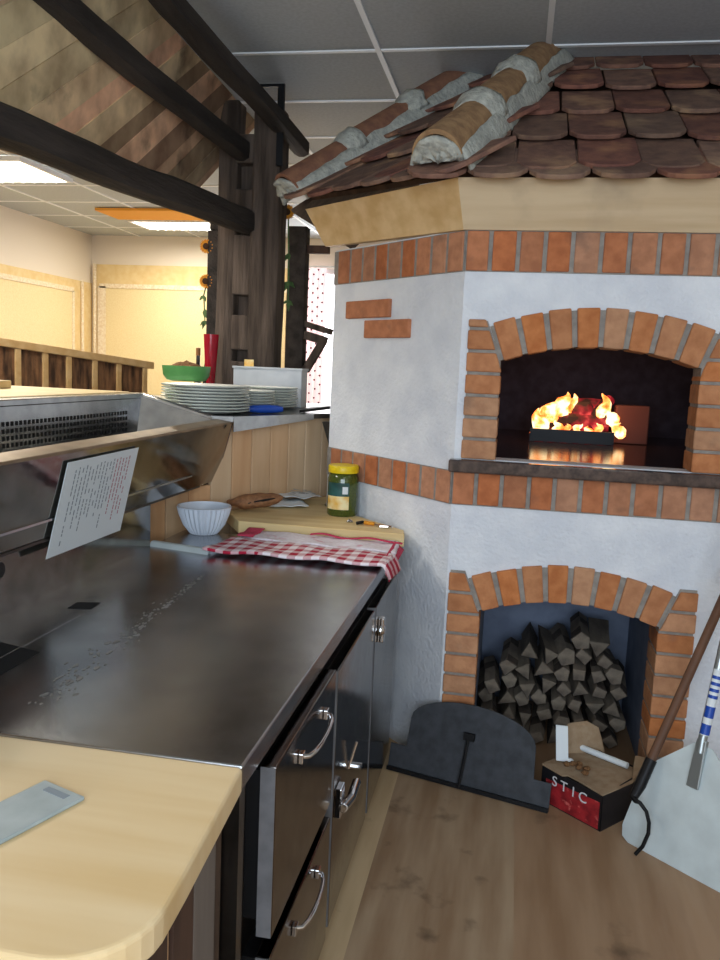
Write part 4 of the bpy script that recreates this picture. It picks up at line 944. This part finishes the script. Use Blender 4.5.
def sunflower(c, r, label, leafpts, facing=(0, -1, 0)):
    t = thing('sunflower', label, 'flower', 'dried sunflowers on the posts')
    c = V(c); m = MB()
    for layer in (0, 1):
        for k in range(13):
            a = 2*math.pi*(k+.5*layer)/13; d = V((math.cos(a), -.18-.1*layer, math.sin(a))); q = V((-math.sin(a), 0, math.cos(a)))
            m.prism([c+d*r*.35-q*r*.1, c+d*r*.75-q*r*.15, c+d*r*1.05, c+d*r*.75+q*r*.15, c+d*r*.35+q*r*.1], (0, .002, 0))
    build('petals', m, 'sunyellow', t)
    build('seed_head', MB().lathe([(0, -.012), (r*.42, -.008), (r*.45, .006), (0, .012)], c+V((0, -.012, 0)), 14, M=Matrix.Rotation(R_(90), 3, 'X')), 'seed', t, smooth=True)
    if leafpts:
        m = MB(); st = MB().tube([c+V((0, .012, 0))]+[V(p) for p in leafpts], .004, 6)
        for p in leafpts:
            for k in range(4):
                a = rnd.uniform(0, 6.28); L = rnd.uniform(.04, .07); d = V((math.cos(a)*.7, rnd.uniform(-.4, .1), -.7+.3*math.sin(a))).normalized(); sd = d.cross(V((0, 1, 0))).normalized()
                m.prism([V(p), V(p)+d*L*.4+sd*L*.2, V(p)+d*L, V(p)+d*L*.4-sd*L*.2], (0, .0015, 0))
        build('stem', st, 'leaf', t); build('leaves', m, 'leaf', t)
sunflower((-1.882, 4.87, 2.235), .042, 'upper orange sunflower on the thin post left of the big post', None)
sunflower((-1.882, 4.87, 2.03), .042, 'lower orange sunflower with drooping leaves on the thin left post', [(-1.90, 4.88, 1.95), (-1.895, 4.88, 1.87), (-1.89, 4.88, 1.80)])
sunflower((-1.262, 4.435, 2.36), .040, 'orange sunflower half hidden at the right of the big timber post', [(-1.25, 4.435, 2.15), (-1.245, 4.435, 2.0), (-1.245, 4.435, 1.9)])

# ------------------------------------------------------------------ origins at the base, floor at z = 0
def tree(o):
    r = [o]
    for c in o.children: r += tree(c)
    return r
for o in WORLD:
    pts = [v.co for t in tree(o) if t.type == 'MESH' for v in t.data.vertices]
    mn = V((min(p.x for p in pts), min(p.y for p in pts), min(p.z for p in pts))); mx = V((max(p.x for p in pts), max(p.y for p in pts), max(p.z for p in pts)))
    b = V(((mn.x+mx.x)/2, (mn.y+mx.y)/2, mn.z))
    for t in tree(o):
        if t.type == 'MESH': t.data.transform(Matrix.Translation(-b))
    o.location = b
for o in C.objects:
    if o.parent is None: o.location.z -= FZ
    if 'lowz' in o: del o['lowz']

# ------------------------------------------------------------------ light
def area(name, loc, size, sy, power, col, rot):
    l = bpy.data.lights.new(name, 'AREA'); l.shape = 'RECTANGLE'; l.size = size; l.size_y = sy; l.energy = power; l.color = col
    o = lnk(name, l); o.location = loc; o.rotation_euler = rot; return o
area('window_daylight', (.1, YN+.03, 1.72), 3.0, 1.5, 116, (.74, .87, 1), (R_(90), 0, 0))
area('dining_lamp_and_fill', (-4.02, 5.95, CEIL-.16), .8, .6, 42, (1, .93, .78), (0, 0, 0))
area('dining_lamp_and_fill', (-3.5, 8.28, CEIL-.16), .8, .42, 32, (1, .93, .78), (0, 0, 0))
area('dining_lamp_and_fill', (-3.6, 3.4, CEIL-.12), .9, .6, 34, (1, .94, .84), (0, 0, 0))  # unseen fill added out of frame to brighten the partition side
area('dining_lamp_and_fill', (-2.9, 1.6, CEIL-.12), .9, .6, 34, (1, .94, .84), (0, 0, 0))  # added fill left of the view, lights the partition face
area('dining_lamp_and_fill', (-2.3, 3.4, CEIL-.12), .6, .6, 26, (1, .94, .82), (0, 0, 0))  # added fill hidden behind the roof boards, no fixture; brightens partition and bar
area('back_window_daylight', (-1.82, YB-.2, 1.75), 1.1, 1.5, 30, (.95, .97, 1), (R_(-90), 0, 0))
area('kitchen_fill', (.5, .2, CEIL-.1), .6, 1.2, 8, (1, .97, .92), (0, 0, 0))  # unseen fill added above the camera to lift the kitchen side
fl_ = bpy.data.lights.new('fire_light', 'POINT'); fl_.energy = 3.0; fl_.color = (1, .45, .18); fl_.shadow_soft_size = .06
o = lnk('fire_light', fl_); o.location = (.27, 3.98, 1.46)
w = bpy.data.worlds.new('world'); bpy.context.scene.world = w; w.use_nodes = True
bgn = w.node_tree.nodes['Background']; bgn.inputs[0].default_value = (.78, .88, 1, 1); bgn.inputs[1].default_value = 1.2

# ------------------------------------------------------------------ camera
yaw, pit, rol = R_(10.3), R_(7.66), R_(2.49)
fwv = V((-math.sin(yaw)*math.cos(pit), math.cos(yaw)*math.cos(pit), -math.sin(pit))); rv = V((math.cos(yaw), math.sin(yaw), 0)); uv = rv.cross(fwv)
r2 = rv*math.cos(rol)+uv*math.sin(rol); u2 = uv*math.cos(rol)-rv*math.sin(rol)
cam = bpy.data.cameras.new('camera'); co = lnk('camera', cam); cam.sensor_fit = 'VERTICAL'; cam.sensor_height = 36; cam.sensor_width = 27; cam.lens = 830/960*36
cam.clip_start = .02
co.matrix_world = Matrix(((r2.x, u2.x, -fwv.x, 0), (r2.y, u2.y, -fwv.y, 0), (r2.z, u2.z, -fwv.z, 1.55-FZ), (0, 0, 0, 1)))
S = bpy.context.scene; S.camera = co
S.view_settings.view_transform = 'Standard'; S.view_settings.look = 'None'; S.view_settings.gamma = 1; S.view_settings.use_curve_mapping = False
S.view_settings.exposure = 0.0
S.cycles.use_denoising = True; S.cycles.max_bounces = 8; S.cycles.sample_clamp_indirect = 6
